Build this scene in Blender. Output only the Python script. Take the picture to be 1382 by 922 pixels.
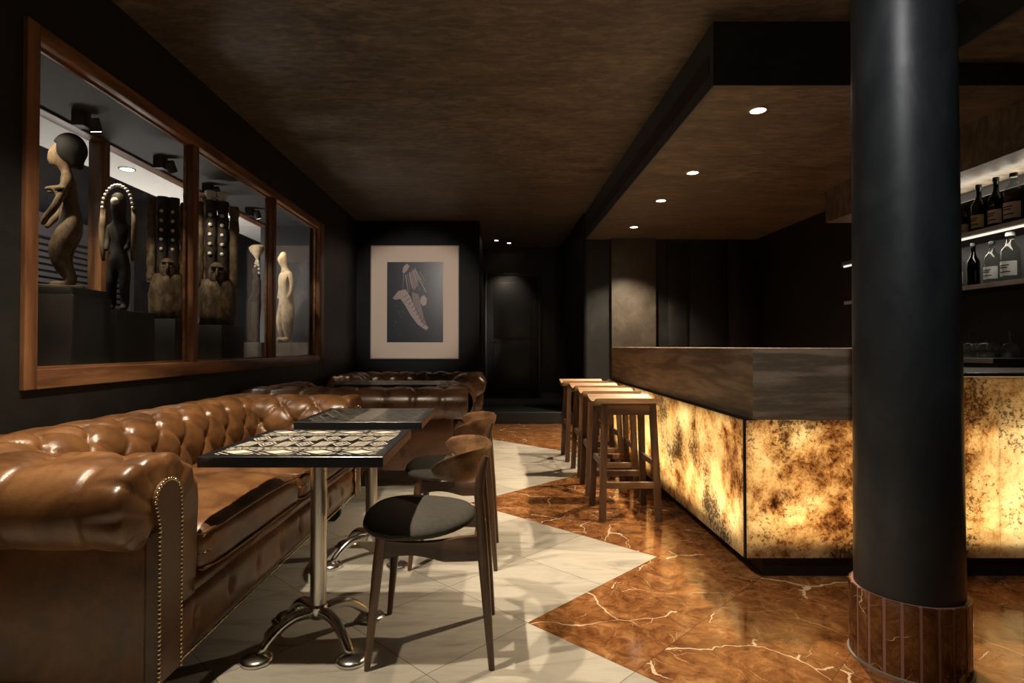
import bpy, bmesh, math, random
from mathutils import Vector, Matrix, noise as mnoise
for o in list(bpy.data.objects): bpy.data.objects.remove(o, do_unlink=True)
PI = math.pi
R = math.radians
random.seed(7)
scn = bpy.context.scene
C = scn.collection
# ------------------------------------------------------------------ camera, world, exposure
W, H, FPX = 1382, 922, 772.0
PITCH = 0.8
cd = bpy.data.cameras.new('camera'); cam = bpy.data.objects.new('camera', cd); C.objects.link(cam)
cd.sensor_width = 36; cd.lens = FPX / W * 36
cd.shift_x = 21.0 / W; cd.shift_y = -3.8 / W
cd.clip_start = 0.05
cam.location = (0, 0, 1.1); cam.rotation_euler = (R(90 + PITCH), 0, 0)
scn.camera = cam
wd = bpy.data.worlds.new('world'); scn.world = wd; wd.use_nodes = True
wd.node_tree.nodes['Background'].inputs[0].default_value = (0.35, 0.45, 0.6, 1)
wd.node_tree.nodes['Background'].inputs[1].default_value = 0.02
vs = scn.view_settings
vs.view_transform = 'Standard'; vs.look = 'None'; vs.gamma = 1; vs.use_curve_mapping = False
vs.exposure = 0.0
LAMP_TABLE = 230       # ceiling downlight beside the sofa
LAMP_SOFFIT = 290
LAMP_CASE = 40
LED_BAR = 6.8          # watts per metre behind the onyx
# ------------------------------------------------------------------ helpers
def vadd(a, b): return (a[0]+b[0], a[1]+b[1], a[2]+b[2])
def obj(name, bm, mat, parent=None, smooth=False, loc=None, rot=None):
    me = bpy.data.meshes.new(name)
    bmesh.ops.recalc_face_normals(bm, faces=bm.faces[:])
    bm.to_mesh(me); bm.free()
    mats = mat if isinstance(mat, (list, tuple)) else [mat]
    for m in mats: me.materials.append(m)
    if smooth:
        for p in me.polygons: p.use_smooth = True
        if smooth != 'all':
            try: me.set_sharp_from_angle(angle=R(smooth if not isinstance(smooth, bool) else 40))
            except Exception: pass
    o = bpy.data.objects.new(name, me); C.objects.link(o)
    if parent is not None: o.parent = parent
    if loc is not None: o.location = loc
    if rot is not None: o.rotation_euler = rot
    return o
def tag(o, label, cat, group=None):
    o['label'] = label; o['category'] = cat
    if group: o['group'] = group
    return o
def thing(name, label, cat, loc=(0, 0, 0), rotz=0, group=None):
    o = bpy.data.objects.new(name, None); C.objects.link(o)
    o.empty_display_size = 0.1
    o.location = loc; o.rotation_euler = (0, 0, rotz)
    return tag(o, label, cat, group)
def struct(name, bm, mat, parent=None, smooth=False):
    o = obj(name, bm, mat, parent, smooth)
    if parent is None: o['kind'] = 'structure'
    return o
def dup(root, loc, rotz=None, label=None, group=None):
    r = root.copy(); C.objects.link(r); r.location = loc
    if rotz is not None: r.rotation_euler = (0, 0, rotz)
    if label: r['label'] = label
    if group: r['group'] = group
    for ch in list(root.children):
        c = ch.copy(); C.objects.link(c); c.parent = r
        for g in ch.children:
            d = g.copy(); C.objects.link(d); d.parent = c
    return r
def NB(): return bmesh.new()
def box(bm, x0, x1, y0, y1, z0, z1, mi=0, bev=0, seg=2):
    vs_ = [bm.verts.new(p) for p in ((x0,y0,z0),(x1,y0,z0),(x1,y1,z0),(x0,y1,z0),(x0,y0,z1),(x1,y0,z1),(x1,y1,z1),(x0,y1,z1))]
    fs = [bm.faces.new([vs_[i] for i in q]) for q in ((3,2,1,0),(4,5,6,7),(0,1,5,4),(1,2,6,5),(2,3,7,6),(3,0,4,7))]
    for f in fs: f.material_index = mi
    if bev > 0:
        es = list({e for f in fs for e in f.edges})
        bmesh.ops.bevel(bm, geom=es, offset=bev, segments=seg, profile=0.5, affect='EDGES')
    return fs
def bxo(*a, **k):
    bm = NB(); box(bm, *a, **k); return bm
def quad(bm, pts, mi=0):
    f = bm.faces.new([bm.verts.new(p) for p in pts]); f.material_index = mi; return f
def prism(bm, pts2, z0, z1, mi=0):
    a = [bm.verts.new((p[0], p[1], z0)) for p in pts2]; b = [bm.verts.new((p[0], p[1], z1)) for p in pts2]
    n = len(pts2)
    fs = [bm.faces.new(a[::-1]), bm.faces.new(b)]
    for i in range(n): fs.append(bm.faces.new((a[i], a[(i+1) % n], b[(i+1) % n], b[i])))
    for f in fs: f.material_index = mi
    return fs
def lathe(bm, prof, cx=0, cy=0, n=32, axis='z', mi=0, cap=True, phase=0):
    rings = []
    for r, z in prof:
        ring = []
        for k in range(n):
            a = 2*PI*k/n + phase
            p = (cx + r*math.cos(a), cy + r*math.sin(a), z)
            ring.append(bm.verts.new(p))
        rings.append(ring)
    for i in range(len(rings)-1):
        for k in range(n):
            f = bm.faces.new((rings[i][k], rings[i][(k+1) % n], rings[i+1][(k+1) % n], rings[i+1][k])); f.material_index = mi
    if cap:
        f = bm.faces.new(rings[0][::-1]); f.material_index = mi
        f = bm.faces.new(rings[-1]); f.material_index = mi
def tube(bm, pts, radii, n=10, mi=0, square=None, up=(0, 0, 1)):
    """sweep a circle (or a rectangle 'square'=(w,h) scaled by radii) along points"""
    pts = [Vector(p) for p in pts]
    if not isinstance(radii, (list, tuple)): radii = [radii]*len(pts)
    rings = []
    up = Vector(up)
    prev = None
    for i, p in enumerate(pts):
        t = (pts[min(i+1, len(pts)-1)] - pts[max(i-1, 0)]).normalized()
        if prev is None:
            u = up if abs(t.dot(up)) < 0.95 else Vector((0, 1, 0))
            a = t.cross(u).normalized()
        else:
            a = (prev - t*prev.dot(t)).normalized()
        b = a.cross(t).normalized(); prev = a
        ring = []
        if square:
            w, h = square[0]*radii[i]/2, square[1]*radii[i]/2
            for sx, sy in ((-1,-1),(1,-1),(1,1),(-1,1)): ring.append(bm.verts.new(p + a*sx*w + b*sy*h))
        else:
            for k in range(n):
                an = 2*PI*k/n
                ring.append(bm.verts.new(p + (a*math.cos(an) + b*math.sin(an))*radii[i]))
        rings.append(ring)
    m = len(rings[0])
    for i in range(len(rings)-1):
        for k in range(m):
            f = bm.faces.new((rings[i][k], rings[i][(k+1) % m], rings[i+1][(k+1) % m], rings[i+1][k])); f.material_index = mi
    f = bm.faces.new(rings[0][::-1]); f.material_index = mi
    f = bm.faces.new(rings[-1]); f.material_index = mi
def ball(bm, c, r, n=10, m=7, sc=(1, 1, 1), half=False, mi=0):
    rings = []
    top = m//2 if half else m
    for i in range(1, m):
        th = PI*i/m
        if half and th > PI/2 + 0.01: break
        rings.append([bm.verts.new((c[0]+r*sc[0]*math.sin(th)*math.cos(2*PI*k/n), c[1]+r*sc[1]*math.sin(th)*math.sin(2*PI*k/n), c[2]+r*sc[2]*math.cos(th))) for k in range(n)])
    t = bm.verts.new((c[0], c[1], c[2]+r*sc[2]))
    for k in range(n): bm.faces.new((t, rings[0][k], rings[0][(k+1) % n])).material_index = mi
    for i in range(len(rings)-1):
        for k in range(n): bm.faces.new((rings[i][k], rings[i+1][k], rings[i+1][(k+1) % n], rings[i][(k+1) % n])).material_index = mi
    if half: bm.faces.new(rings[-1]).material_index = mi
    else:
        b = bm.verts.new((c[0], c[1], c[2]-r*sc[2]))
        for k in range(n): bm.faces.new((b, rings[-1][(k+1) % n], rings[-1][k])).material_index = mi
def grid_mesh(bm, P, closeu=False, mi=0):
    g = [[bm.verts.new(p) for p in row] for row in P]
    for i in range(len(g)-1):
        for j in range(len(g[0])-1):
            bm.faces.new((g[i][j], g[i+1][j], g[i+1][j+1], g[i][j+1])).material_index = mi
    return g
def skin_mesh(verts, edges, subdiv=2):
    """verts: (x,y,z,r) or (x,y,z,rx,ry); returns a bmesh grown by a skin modifier"""
    me = bpy.data.meshes.new('tmp'); me.from_pydata([v[:3] for v in verts], edges, [])
    o = bpy.data.objects.new('tmp', me); C.objects.link(o)
    md = o.modifiers.new('s', 'SKIN'); md.branch_smoothing = 0.3
    for i, v in enumerate(verts):
        sv = me.skin_vertices[0].data[i]; sv.radius = (v[3], v[4] if len(v) > 4 else v[3]); sv.use_root = (i == 0)
    s = o.modifiers.new('d', 'SUBSURF'); s.levels = subdiv; s.render_levels = subdiv
    dg = bpy.context.evaluated_depsgraph_get(); dg.update()
    ev = o.evaluated_get(dg); m2 = ev.to_mesh()
    bm = NB(); bm.from_mesh(m2); ev.to_mesh_clear()
    bpy.data.objects.remove(o, do_unlink=True); bpy.data.meshes.remove(me)
    return bm
# ------------------------------------------------------------------ materials
def mat(name):
    m = bpy.data.materials.new(name); m.use_nodes = True
    nt = m.node_tree; b = nt.nodes['Principled BSDF']
    return m, nt, b
def N(nt, t, **k):
    n = nt.nodes.new(t)
    for a, v in k.items():
        if a in n.inputs: n.inputs[a].default_value = v
        else: setattr(n, a, v)
    return n
def L(nt, a, b): nt.links.new(a, b)
def coords(nt, scale=(1, 1, 1), rot=(0, 0, 0), kind='Object'):
    tc = N(nt, 'ShaderNodeTexCoord'); mp = N(nt, 'ShaderNodeMapping')
    mp.inputs['Scale'].default_value = scale; mp.inputs['Rotation'].default_value = rot
    L(nt, tc.outputs[kind], mp.inputs[0]); return mp.outputs[0]
def ramp(nt, fac, stops):
    r = N(nt, 'ShaderNodeValToRGB'); e = r.color_ramp.elements
    while len(e) < len(stops): e.new(0.5)
    for i, (p, c) in enumerate(stops):
        e[i].position = p; e[i].color = (c[0], c[1], c[2], 1)
    L(nt, fac, r.inputs[0]); return r.outputs[0]
def noise(nt, vec, scale, detail=6, rough=0.6, dist=0):
    n = N(nt, 'ShaderNodeTexNoise'); n.inputs['Scale'].default_value = scale; n.inputs['Detail'].default_value = detail
    n.inputs['Roughness'].default_value = rough; n.inputs['Distortion'].default_value = dist
    L(nt, vec, n.inputs['Vector']); return n.outputs['Fac']
def mixc(nt, fac, a, b, mode='MIX'):
    m = N(nt, 'ShaderNodeMix', data_type='RGBA', blend_type=mode)
    for s, v in ((0, fac), (6, a), (7, b)):
        if isinstance(v, (int, float)): m.inputs[s].default_value = v
        elif isinstance(v, tuple): m.inputs[s].default_value = (*v, 1) if len(v) == 3 else v
        else: L(nt, v, m.inputs[s])
    return m.outputs[2]
def math_(nt, op, a, b=None, c=None):
    m = N(nt, 'ShaderNodeMath', operation=op)
    for i, v in enumerate((a, b, c)):
        if v is None: continue
        if isinstance(v, (int, float)): m.inputs[i].default_value = v
        else: L(nt, v, m.inputs[i])
    return m.outputs[0]
def bump(nt, b, h, strength=0.2, dist=0.01):
    n = N(nt, 'ShaderNodeBump'); n.inputs['Strength'].default_value = strength; n.inputs['Distance'].default_value = dist
    L(nt, h, n.inputs['Height']); L(nt, n.outputs[0], b.inputs['Normal'])
def simple(name, col, rough=0.5, metal=0, spec=0.5, nscale=0, namt=0.3, bumps=0, coat=0):
    m, nt, b = mat(name)
    b.inputs['Base Color'].default_value = (*col, 1); b.inputs['Roughness'].default_value = rough
    b.inputs['Metallic'].default_value = metal; b.inputs['Specular IOR Level'].default_value = spec
    b.inputs['Coat Weight'].default_value = coat; b.inputs['Coat Roughness'].default_value = 0.08
    if nscale:
        v = coords(nt); f = noise(nt, v, nscale, 5)
        c = ramp(nt, f, [(0.3, tuple(x*(1-namt) for x in col)), (0.7, tuple(x*(1+namt) for x in col))])
        L(nt, c, b.inputs['Base Color'])
        if bumps: bump(nt, b, f, bumps, 0.005)
    return m
def plaster(name, c0, c1, c2, scale, stretch, rough, bs):
    m, nt, b = mat(name)
    v = coords(nt, stretch)
    f1 = noise(nt, v, scale, 9, 0.68, 0.6); f2 = noise(nt, v, scale*0.22, 4, 0.5)
    f = math_(nt, 'ADD', math_(nt, 'MULTIPLY', f1, 0.72), math_(nt, 'MULTIPLY', f2, 0.28))
    L(nt, ramp(nt, f, [(0.34, c0), (0.5, c1), (0.66, c2)]), b.inputs['Base Color'])
    L(nt, math_(nt, 'ADD', rough-0.12, math_(nt, 'MULTIPLY', f1, 0.24)), b.inputs['Roughness'])
    bump(nt, b, f1, bs, 0.01)
    return m
M = {}
M['ceiling'] = plaster('ceiling_stucco', (0.022,0.017,0.012), (0.092,0.073,0.052), (0.20,0.158,0.110), 9, (0.9,2.4,1), 0.5, 0.5)
M['wall'] = plaster('dark_wall_plaster', (0.0045,0.0048,0.0047), (0.0075,0.0078,0.0076), (0.012,0.012,0.0115), 5, (1,1,1), 0.5, 0.15)
M['wallblue'] = plaster('blue_black_plaster', (0.022,0.028,0.034), (0.032,0.042,0.050), (0.048,0.062,0.072), 5, (1,1,1), 0.45, 0.2)
M['column'] = plaster('column_plaster', (0.015,0.018,0.021), (0.025,0.030,0.034), (0.044,0.050,0.054), 6, (1,1,0.6), 0.42, 0.25)
M['pilaster'] = plaster('brown_plaster', (0.035,0.028,0.021), (0.055,0.045,0.034), (0.085,0.068,0.052), 6, (1,1,1), 0.5, 0.2)
M['black'] = simple('matt_black', (0.011,0.011,0.012), 0.5)
M['door'] = simple('dark_door_paint', (0.016,0.018,0.020), 0.38)
M['plinthgrey'] = simple('charcoal_plinth_paint', (0.009,0.0093,0.010), 0.55, nscale=9, namt=0.12)
M['steel'] = simple('polished_steel', (0.80,0.78,0.75), 0.24, 1)
M['brushed'] = simple('brushed_steel', (0.62,0.60,0.57), 0.3, 1)
M['brass'] = simple('brass_nail', (0.62,0.50,0.30), 0.25, 1)
M['blacklacquer'] = simple('black_lacquer', (0.008,0.009,0.011), 0.28, coat=0.3)
M['ivory'] = simple('ivory_inlay', (0.66,0.60,0.50), 0.35)
M['ivorydim'] = simple('grey_inlay', (0.32,0.29,0.25), 0.3)
M['rubber'] = simple('black_rubber', (0.008,0.008,0.008), 0.6)
M['outwhite'] = simple('painted_white_soffit', (0.62,0.60,0.57), 0.7)
M['shutter'] = simple('grey_shutter', (0.17,0.15,0.15), 0.5)
M['caseceil'] = simple('case_ceiling_paint', (0.028,0.029,0.031), 0.7)
M['casewall'] = simple('case_end_wall_paint', (0.05,0.052,0.056), 0.6)
M['white'] = simple('white_board', (0.8,0.78,0.74), 0.8)
def emis(name, col, s):
    m, nt, b = mat(name)
    b.inputs['Base Color'].default_value = (0, 0, 0, 1)
    b.inputs['Emission Color'].default_value = (*col, 1); b.inputs['Emission Strength'].default_value = s
    return m
M['lens'] = emis('lamp_lens', (1.0, 0.86, 0.66), 14)
M['led'] = emis('led_strip', (1.0, 0.9, 0.75), 1.1); M['led2'] = emis('cove_strip', (1.0, 0.9, 0.75), 0.6)
def wood(name, c0, c1, rough=0.4, scale=1.0, axis='x', coat=0.0, ring=14):
    m, nt, b = mat(name)
    st = {'x': (0.6,6,6), 'y': (6,0.6,6), 'z': (6,6,0.6)}[axis]
    v = coords(nt, tuple(s*scale for s in st))
    f = noise(nt, v, 3.2, 6, 0.6, 0.35)
    w = math_(nt, 'SINE', math_(nt, 'MULTIPLY', noise(nt, v, 0.9, 2, 0.5), ring*2.2))
    g = math_(nt, 'ADD', math_(nt, 'MULTIPLY', f, 0.7), math_(nt, 'MULTIPLY', w, 0.14))
    fine = noise(nt, coords(nt, tuple(s*scale*7 for s in st)), 3, 3, 0.6)
    g = math_(nt, 'ADD', g, math_(nt, 'MULTIPLY', math_(nt, 'SUBTRACT', fine, 0.5), 0.35))
    L(nt, ramp(nt, g, [(0.2, c0), (0.55, c1)]), b.inputs['Base Color'])
    b.inputs['Roughness'].default_value = rough; b.inputs['Coat Weight'].default_value = coat
    b.inputs['Coat Roughness'].default_value = 0.25
    bump(nt, b, g, 0.12, 0.003)
    return m
M['framewood_y'] = wood('cedar_frame_along', (0.10,0.040,0.017), (0.25,0.115,0.052), 0.42, axis='y')
M['framewood_z'] = wood('cedar_frame_upright', (0.10,0.040,0.017), (0.25,0.115,0.052), 0.42, axis='z')
M['walnut'] = wood('walnut_upright', (0.045,0.022,0.012), (0.13,0.068,0.038), 0.38, axis='z', coat=0.15)
M['walnut_back'] = wood('walnut_veneer', (0.075,0.035,0.016), (0.24,0.125,0.060), 0.35, axis='y', coat=0.2)
M['walnut_x'] = wood('walnut_rail', (0.05,0.026,0.016), (0.13,0.070,0.045), 0.38, axis='x', coat=0.15)
M['litedgewood'] = wood('lit_edge_wood', (0.14,0.065,0.03), (0.30,0.155,0.075), 0.4, axis='y')
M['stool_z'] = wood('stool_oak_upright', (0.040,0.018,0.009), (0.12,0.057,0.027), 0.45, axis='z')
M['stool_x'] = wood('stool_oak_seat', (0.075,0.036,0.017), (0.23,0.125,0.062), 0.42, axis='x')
M['stool_seat'] = wood('stool_pale_seat', (0.17,0.095,0.046), (0.46,0.29,0.16), 0.42, axis='x')  # paler than the wood of the legs and rails
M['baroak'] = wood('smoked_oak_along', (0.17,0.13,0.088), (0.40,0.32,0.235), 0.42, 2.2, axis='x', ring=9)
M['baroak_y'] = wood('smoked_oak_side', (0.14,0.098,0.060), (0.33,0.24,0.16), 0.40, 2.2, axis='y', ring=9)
def leather(name, c0, c1, c2, rough):
    m, nt, b = mat(name)
    v = coords(nt)
    f = noise(nt, v, 5.5, 8, 0.65, 0.4); g = noise(nt, v, 160, 3, 0.6)
    L(nt, ramp(nt, f, [(0.3, c0), (0.5, c1), (0.72, c2)]), b.inputs['Base Color'])
    L(nt, math_(nt, 'ADD', rough-0.1, math_(nt, 'MULTIPLY', f, 0.22)), b.inputs['Roughness'])
    b.inputs['Specular IOR Level'].default_value = 0.6
    hh = math_(nt, 'ADD', math_(nt, 'MULTIPLY', g, 0.25), noise(nt, v, 22, 5, 0.6, 1.0))
    bump(nt, b, hh, 0.16, 0.006)
    return m
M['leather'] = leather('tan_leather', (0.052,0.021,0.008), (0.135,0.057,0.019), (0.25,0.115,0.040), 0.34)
M['leathershade'] = leather('shaded_leather', (0.030,0.012,0.006), (0.068,0.028,0.012), (0.11,0.048,0.020), 0.28)  # darker copy of the tan leather; weaker light put into the colour
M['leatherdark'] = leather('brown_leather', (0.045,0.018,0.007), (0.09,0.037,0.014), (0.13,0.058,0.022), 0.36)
def fabric():
    m, nt, b = mat('charcoal_weave')
    v = coords(nt); 
    a = N(nt, 'ShaderNodeTexWave', bands_direction='X'); a.inputs['Scale'].default_value = 120; L(nt, v, a.inputs[0])
    c = N(nt, 'ShaderNodeTexWave', bands_direction='Y'); c.inputs['Scale'].default_value = 120; L(nt, v, c.inputs[0])
    f = math_(nt, 'MULTIPLY', math_(nt, 'ADD', a.outputs['Fac'], c.outputs['Fac']), 0.5)
    f = math_(nt, 'MULTIPLY', f, math_(nt, 'ADD', 0.55, noise(nt, v, 60, 4)))
    L(nt, ramp(nt, f, [(0.1, (0.022,0.021,0.020)), (0.9, (0.115,0.105,0.088))]), b.inputs['Base Color'])
    b.inputs['Roughness'].default_value = 0.95; b.inputs['Specular IOR Level'].default_value = 0.15
    bump(nt, b, f, 0.5, 0.002)
    return m
M['fabric'] = fabric()
TU, TV = 0.51, 0.4857
def joints(nt, pos):
    """dark joint mask of the diagonal tile grid (1 on the joint)"""
    s = N(nt, 'ShaderNodeSeparateXYZ'); L(nt, pos, s.inputs[0])
    u = math_(nt, 'MULTIPLY', math_(nt, 'ADD', s.outputs[0], s.outputs[1]), 0.70711)
    w = math_(nt, 'MULTIPLY', math_(nt, 'SUBTRACT', s.outputs[1], s.outputs[0]), 0.70711)
    out = []; cell = []
    for q, T, ph in ((u, TU, 1.711), (w, TV, 1.534)):
        t = math_(nt, 'DIVIDE', math_(nt, 'SUBTRACT', q, ph), T)
        fr = math_(nt, 'FRACT', math_(nt, 'ADD', t, 20.0))
        d = math_(nt, 'ABSOLUTE', math_(nt, 'SUBTRACT', fr, 0.5))
        out.append(math_(nt, 'GREATER_THAN', d, 0.5-0.0022/T*0.5-0.0012))
        cell.append(math_(nt, 'FLOOR', math_(nt, 'ADD', t, 20.0)))
    cx = N(nt, 'ShaderNodeCombineXYZ'); L(nt, cell[0], cx.inputs[0]); L(nt, cell[1], cx.inputs[1])
    wn = N(nt, 'ShaderNodeTexWhiteNoise', noise_dimensions='3D'); L(nt, cx.outputs[0], wn.inputs['Vector'])
    return math_(nt, 'MAXIMUM', out[0], out[1]), wn.outputs['Color'], wn.outputs['Value']
def shifted(nt, pos, rnd, amt):
    v = N(nt, 'ShaderNodeVectorMath', operation='MULTIPLY_ADD'); L(nt, rnd, v.inputs[0]); v.inputs[1].default_value = (amt,)*3; L(nt, pos, v.inputs[2])
    return v.outputs[0]
def white_marble():
    m, nt, b = mat('white_marble')
    pos = coords(nt); jm, rc, rv = joints(nt, pos)
    v = shifted(nt, pos, rc, 9.0)
    mp = N(nt, 'ShaderNodeMapping'); mp.inputs['Scale'].default_value = (1.0, 5.0, 1); mp.inputs['Rotation'].default_value = (0, 0, R(-28)); L(nt, v, mp.inputs[0])
    f = noise(nt, mp.outputs[0], 1.6, 7, 0.62, 1.1)
    c = ramp(nt, f, [(0.30, (0.28,0.255,0.215)), (0.43, (0.46,0.43,0.37)), (0.56, (0.54,0.505,0.435)), (0.72, (0.38,0.35,0.295))])
    g = noise(nt, v, 14, 6)
    c = mixc(nt, math_(nt, 'MULTIPLY', g, 0.22), c, (0.45,0.39,0.30))
    tint = math_(nt, 'ADD', 0.86, math_(nt, 'MULTIPLY', rv, 0.2))
    hs = N(nt, 'ShaderNodeHueSaturation'); L(nt, tint, hs.inputs['Value']); L(nt, c, hs.inputs['Color'])
    c = mixc(nt, jm, hs.outputs[0], (0.22,0.19,0.15))
    L(nt, c, b.inputs['Base Color']); b.inputs['Roughness'].default_value = 0.22
    L(nt, math_(nt, 'ADD', 0.16, math_(nt, 'MULTIPLY', g, 0.16)), b.inputs['Roughness'])
    return m
def red_marble(name='red_marble', tiles=True, dim=1.0):
    m, nt, b = mat(name)
    pos = coords(nt)
    if tiles:
        jm, rc, rv = joints(nt, pos); v = shifted(nt, pos, rc, 5.0)
    else: v = pos
    d = N(nt, 'ShaderNodeTexNoise'); d.inputs['Scale'].default_value = 2.6; d.inputs['Detail'].default_value = 5; L(nt, v, d.inputs[0])
    dv = N(nt, 'ShaderNodeVectorMath', operation='MULTIPLY_ADD'); L(nt, d.outputs['Color'], dv.inputs[0]); dv.inputs[1].default_value = (0.34,)*3; L(nt, v, dv.inputs[2])
    vo = N(nt, 'ShaderNodeTexVoronoi', feature='DISTANCE_TO_EDGE'); vo.inputs['Scale'].default_value = 2.3; L(nt, dv.outputs[0], vo.inputs['Vector'])
    gate = noise(nt, v, 3.1, 3, 0.5)
    w = math_(nt, 'MULTIPLY', math_(nt, 'SUBTRACT', gate, 0.44), 0.05)
    vein = math_(nt, 'LESS_THAN', vo.outputs['Distance'], w)
    vo2 = N(nt, 'ShaderNodeTexVoronoi', feature='DISTANCE_TO_EDGE'); vo2.inputs['Scale'].default_value = 6.5; L(nt, dv.outputs[0], vo2.inputs['Vector'])
    w2 = math_(nt, 'MULTIPLY', math_(nt, 'SUBTRACT', noise(nt, v, 5.3, 2), 0.49), 0.045)
    vein2 = math_(nt, 'LESS_THAN', vo2.outputs['Distance'], w2)
    f = noise(nt, dv.outputs[0], 11, 9, 0.78, 0.6)
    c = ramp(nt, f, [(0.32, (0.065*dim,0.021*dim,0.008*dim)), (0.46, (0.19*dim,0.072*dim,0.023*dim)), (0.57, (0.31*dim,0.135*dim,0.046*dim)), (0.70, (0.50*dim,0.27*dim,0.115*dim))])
    c = mixc(nt, vein2, c, (0.46,0.30,0.16)); c = mixc(nt, vein, c, (0.66,0.52,0.36))
    if tiles: c = mixc(nt, math_(nt, 'MULTIPLY', jm, 0.7), c, (0.07,0.028,0.012))
    L(nt, c, b.inputs['Base Color'])
    b.inputs['Roughness'].default_value = 0.12
    return m
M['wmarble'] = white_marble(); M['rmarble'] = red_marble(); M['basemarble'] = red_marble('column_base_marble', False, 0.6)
def onyx():
    m, nt, b = mat('backlit_onyx')
    out = nt.nodes['Material Output']
    v = coords(nt)
    d = N(nt, 'ShaderNodeTexNoise'); d.inputs['Scale'].default_value = 1.7; d.inputs['Detail'].default_value = 6; L(nt, v, d.inputs[0])
    dv = N(nt, 'ShaderNodeVectorMath', operation='MULTIPLY_ADD'); L(nt, d.outputs['Color'], dv.inputs[0]); dv.inputs[1].default_value = (0.26,)*3; L(nt, v, dv.inputs[2])
    big = noise(nt, dv.outputs[0], 2.3, 5, 0.6); fine = noise(nt, dv.outputs[0], 19, 12, 0.9, 0.1)
    f = math_(nt, 'ADD', math_(nt, 'MULTIPLY', big, 0.40), math_(nt, 'MULTIPLY', fine, 0.60))
    c = ramp(nt, f, [(0.385, (0.022,0.013,0.009)), (0.43, (0.20,0.090,0.040)), (0.462, (0.54,0.34,0.16)), (0.505, (0.82,0.66,0.41)), (0.58, (0.95,0.86,0.64))])
    sp = noise(nt, v, 48, 6, 0.75)
    patch = noise(nt, v, 3.3, 3, 0.5)
    spk = math_(nt, 'MULTIPLY', math_(nt, 'LESS_THAN', sp, math_(nt, 'SUBTRACT', math_(nt, 'MULTIPLY', patch, 0.75), -0.03)), 0.8)
    c = mixc(nt, spk, c, (0.06,0.028,0.014))
    tr = N(nt, 'ShaderNodeBsdfTranslucent'); L(nt, c, tr.inputs[0])
    gl = N(nt, 'ShaderNodeBsdfGlossy'); gl.inputs['Roughness'].default_value = 0.12; gl.inputs[0].default_value = (1, 1, 1, 1)
    df = N(nt, 'ShaderNodeBsdfDiffuse'); L(nt, c, df.inputs[0])
    m1 = N(nt, 'ShaderNodeMixShader'); m1.inputs[0].default_value = 0.25; L(nt, tr.outputs[0], m1.inputs[1]); L(nt, df.outputs[0], m1.inputs[2])
    m2 = N(nt, 'ShaderNodeMixShader'); m2.inputs[0].default_value = 0.05; L(nt, m1.outputs[0], m2.inputs[1]); L(nt, gl.outputs[0], m2.inputs[2])
    nt.nodes.remove(b); L(nt, m2.outputs[0], out.inputs[0])
    return m
M['onyx'] = onyx()
def glass(name, col=(1, 1, 1), refl=1.0):
    m, nt, b = mat(name); out = nt.nodes['Material Output']
    t = N(nt, 'ShaderNodeBsdfTransparent'); t.inputs[0].default_value = (*col, 1)
    g = N(nt, 'ShaderNodeBsdfGlossy'); g.inputs['Roughness'].default_value = 0.02
    lw = N(nt, 'ShaderNodeLayerWeight'); lw.inputs[0].default_value = 0.5
    fz = math_(nt, 'ADD', 0.035, math_(nt, 'MULTIPLY', math_(nt, 'POWER', lw.outputs['Facing'], 5.0), 0.9))
    mx = N(nt, 'ShaderNodeMixShader'); L(nt, math_(nt, 'MULTIPLY', fz, refl), mx.inputs[0])
    L(nt, t.outputs[0], mx.inputs[1]); L(nt, g.outputs[0], mx.inputs[2])
    nt.nodes.remove(b); L(nt, mx.outputs[0], out.inputs[0]); return m
M['glass'] = glass('window_glass', (0.96, 0.97, 0.97), 0.8)
M['clear'] = glass('clear_bottle_glass', (0.80, 0.84, 0.80), 1.4)
M['green'] = glass('dark_green_glass', (0.05, 0.09, 0.05), 1.3)
M['brownglass'] = glass('brown_glass', (0.30, 0.13, 0.04), 1.3)
M['spirit'] = glass('amber_spirit', (0.62, 0.36, 0.06), 0.4)
M['tumbler'] = glass('drinking_glass', (0.9, 0.9, 0.9), 2.2)
def carved(name, c0, c1, c2, sc=14):
    m, nt, b = mat(name); v = coords(nt, (1, 1, 0.5))
    f = noise(nt, v, sc, 8, 0.7)
    L(nt, ramp(nt, f, [(0.3, c0), (0.5, c1), (0.7, c2)]), b.inputs['Base Color'])
    b.inputs['Roughness'].default_value = 0.7; b.inputs['Specular IOR Level'].default_value = 0.25
    bump(nt, b, noise(nt, v, sc*2.2, 6, 0.7), 0.5, 0.006); return m
M['carved'] = carved('weathered_carved_wood', (0.025,0.015,0.009), (0.115,0.078,0.045), (0.23,0.165,0.10))
M['carvedpale'] = carved('pale_carved_wood', (0.16,0.125,0.085), (0.40,0.32,0.22), (0.55,0.45,0.32))
M['carveddark'] = carved('black_carved_wood', (0.007,0.006,0.005), (0.020,0.016,0.012), (0.05,0.037,0.026))
M['bark'] = carved('bark_cloth', (0.020,0.014,0.009), (0.075,0.050,0.029), (0.20,0.145,0.08), 22)
M['hair'] = simple('blackened_hair', (0.006,0.0055,0.005), 0.8, spec=0.2)
M['shell'] = simple('cowrie_white', (0.50,0.48,0.43), 0.4)

# ------------------------------------------------------------------ dimensions of the room
XL, CEIL = -2.0, 2.90
YP, YD, YB, BE = 8.17, 10.35, 7.69, 6.16   # picture wall, door wall, bar end wall, end of the counter
XC = 1.17                              # corridor wall
XR = 3.5
YN = -2.2                              # wall behind the camera
SOF_Z, SOF_X, SOF_Y = 2.545, 1.20, 3.142
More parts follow.
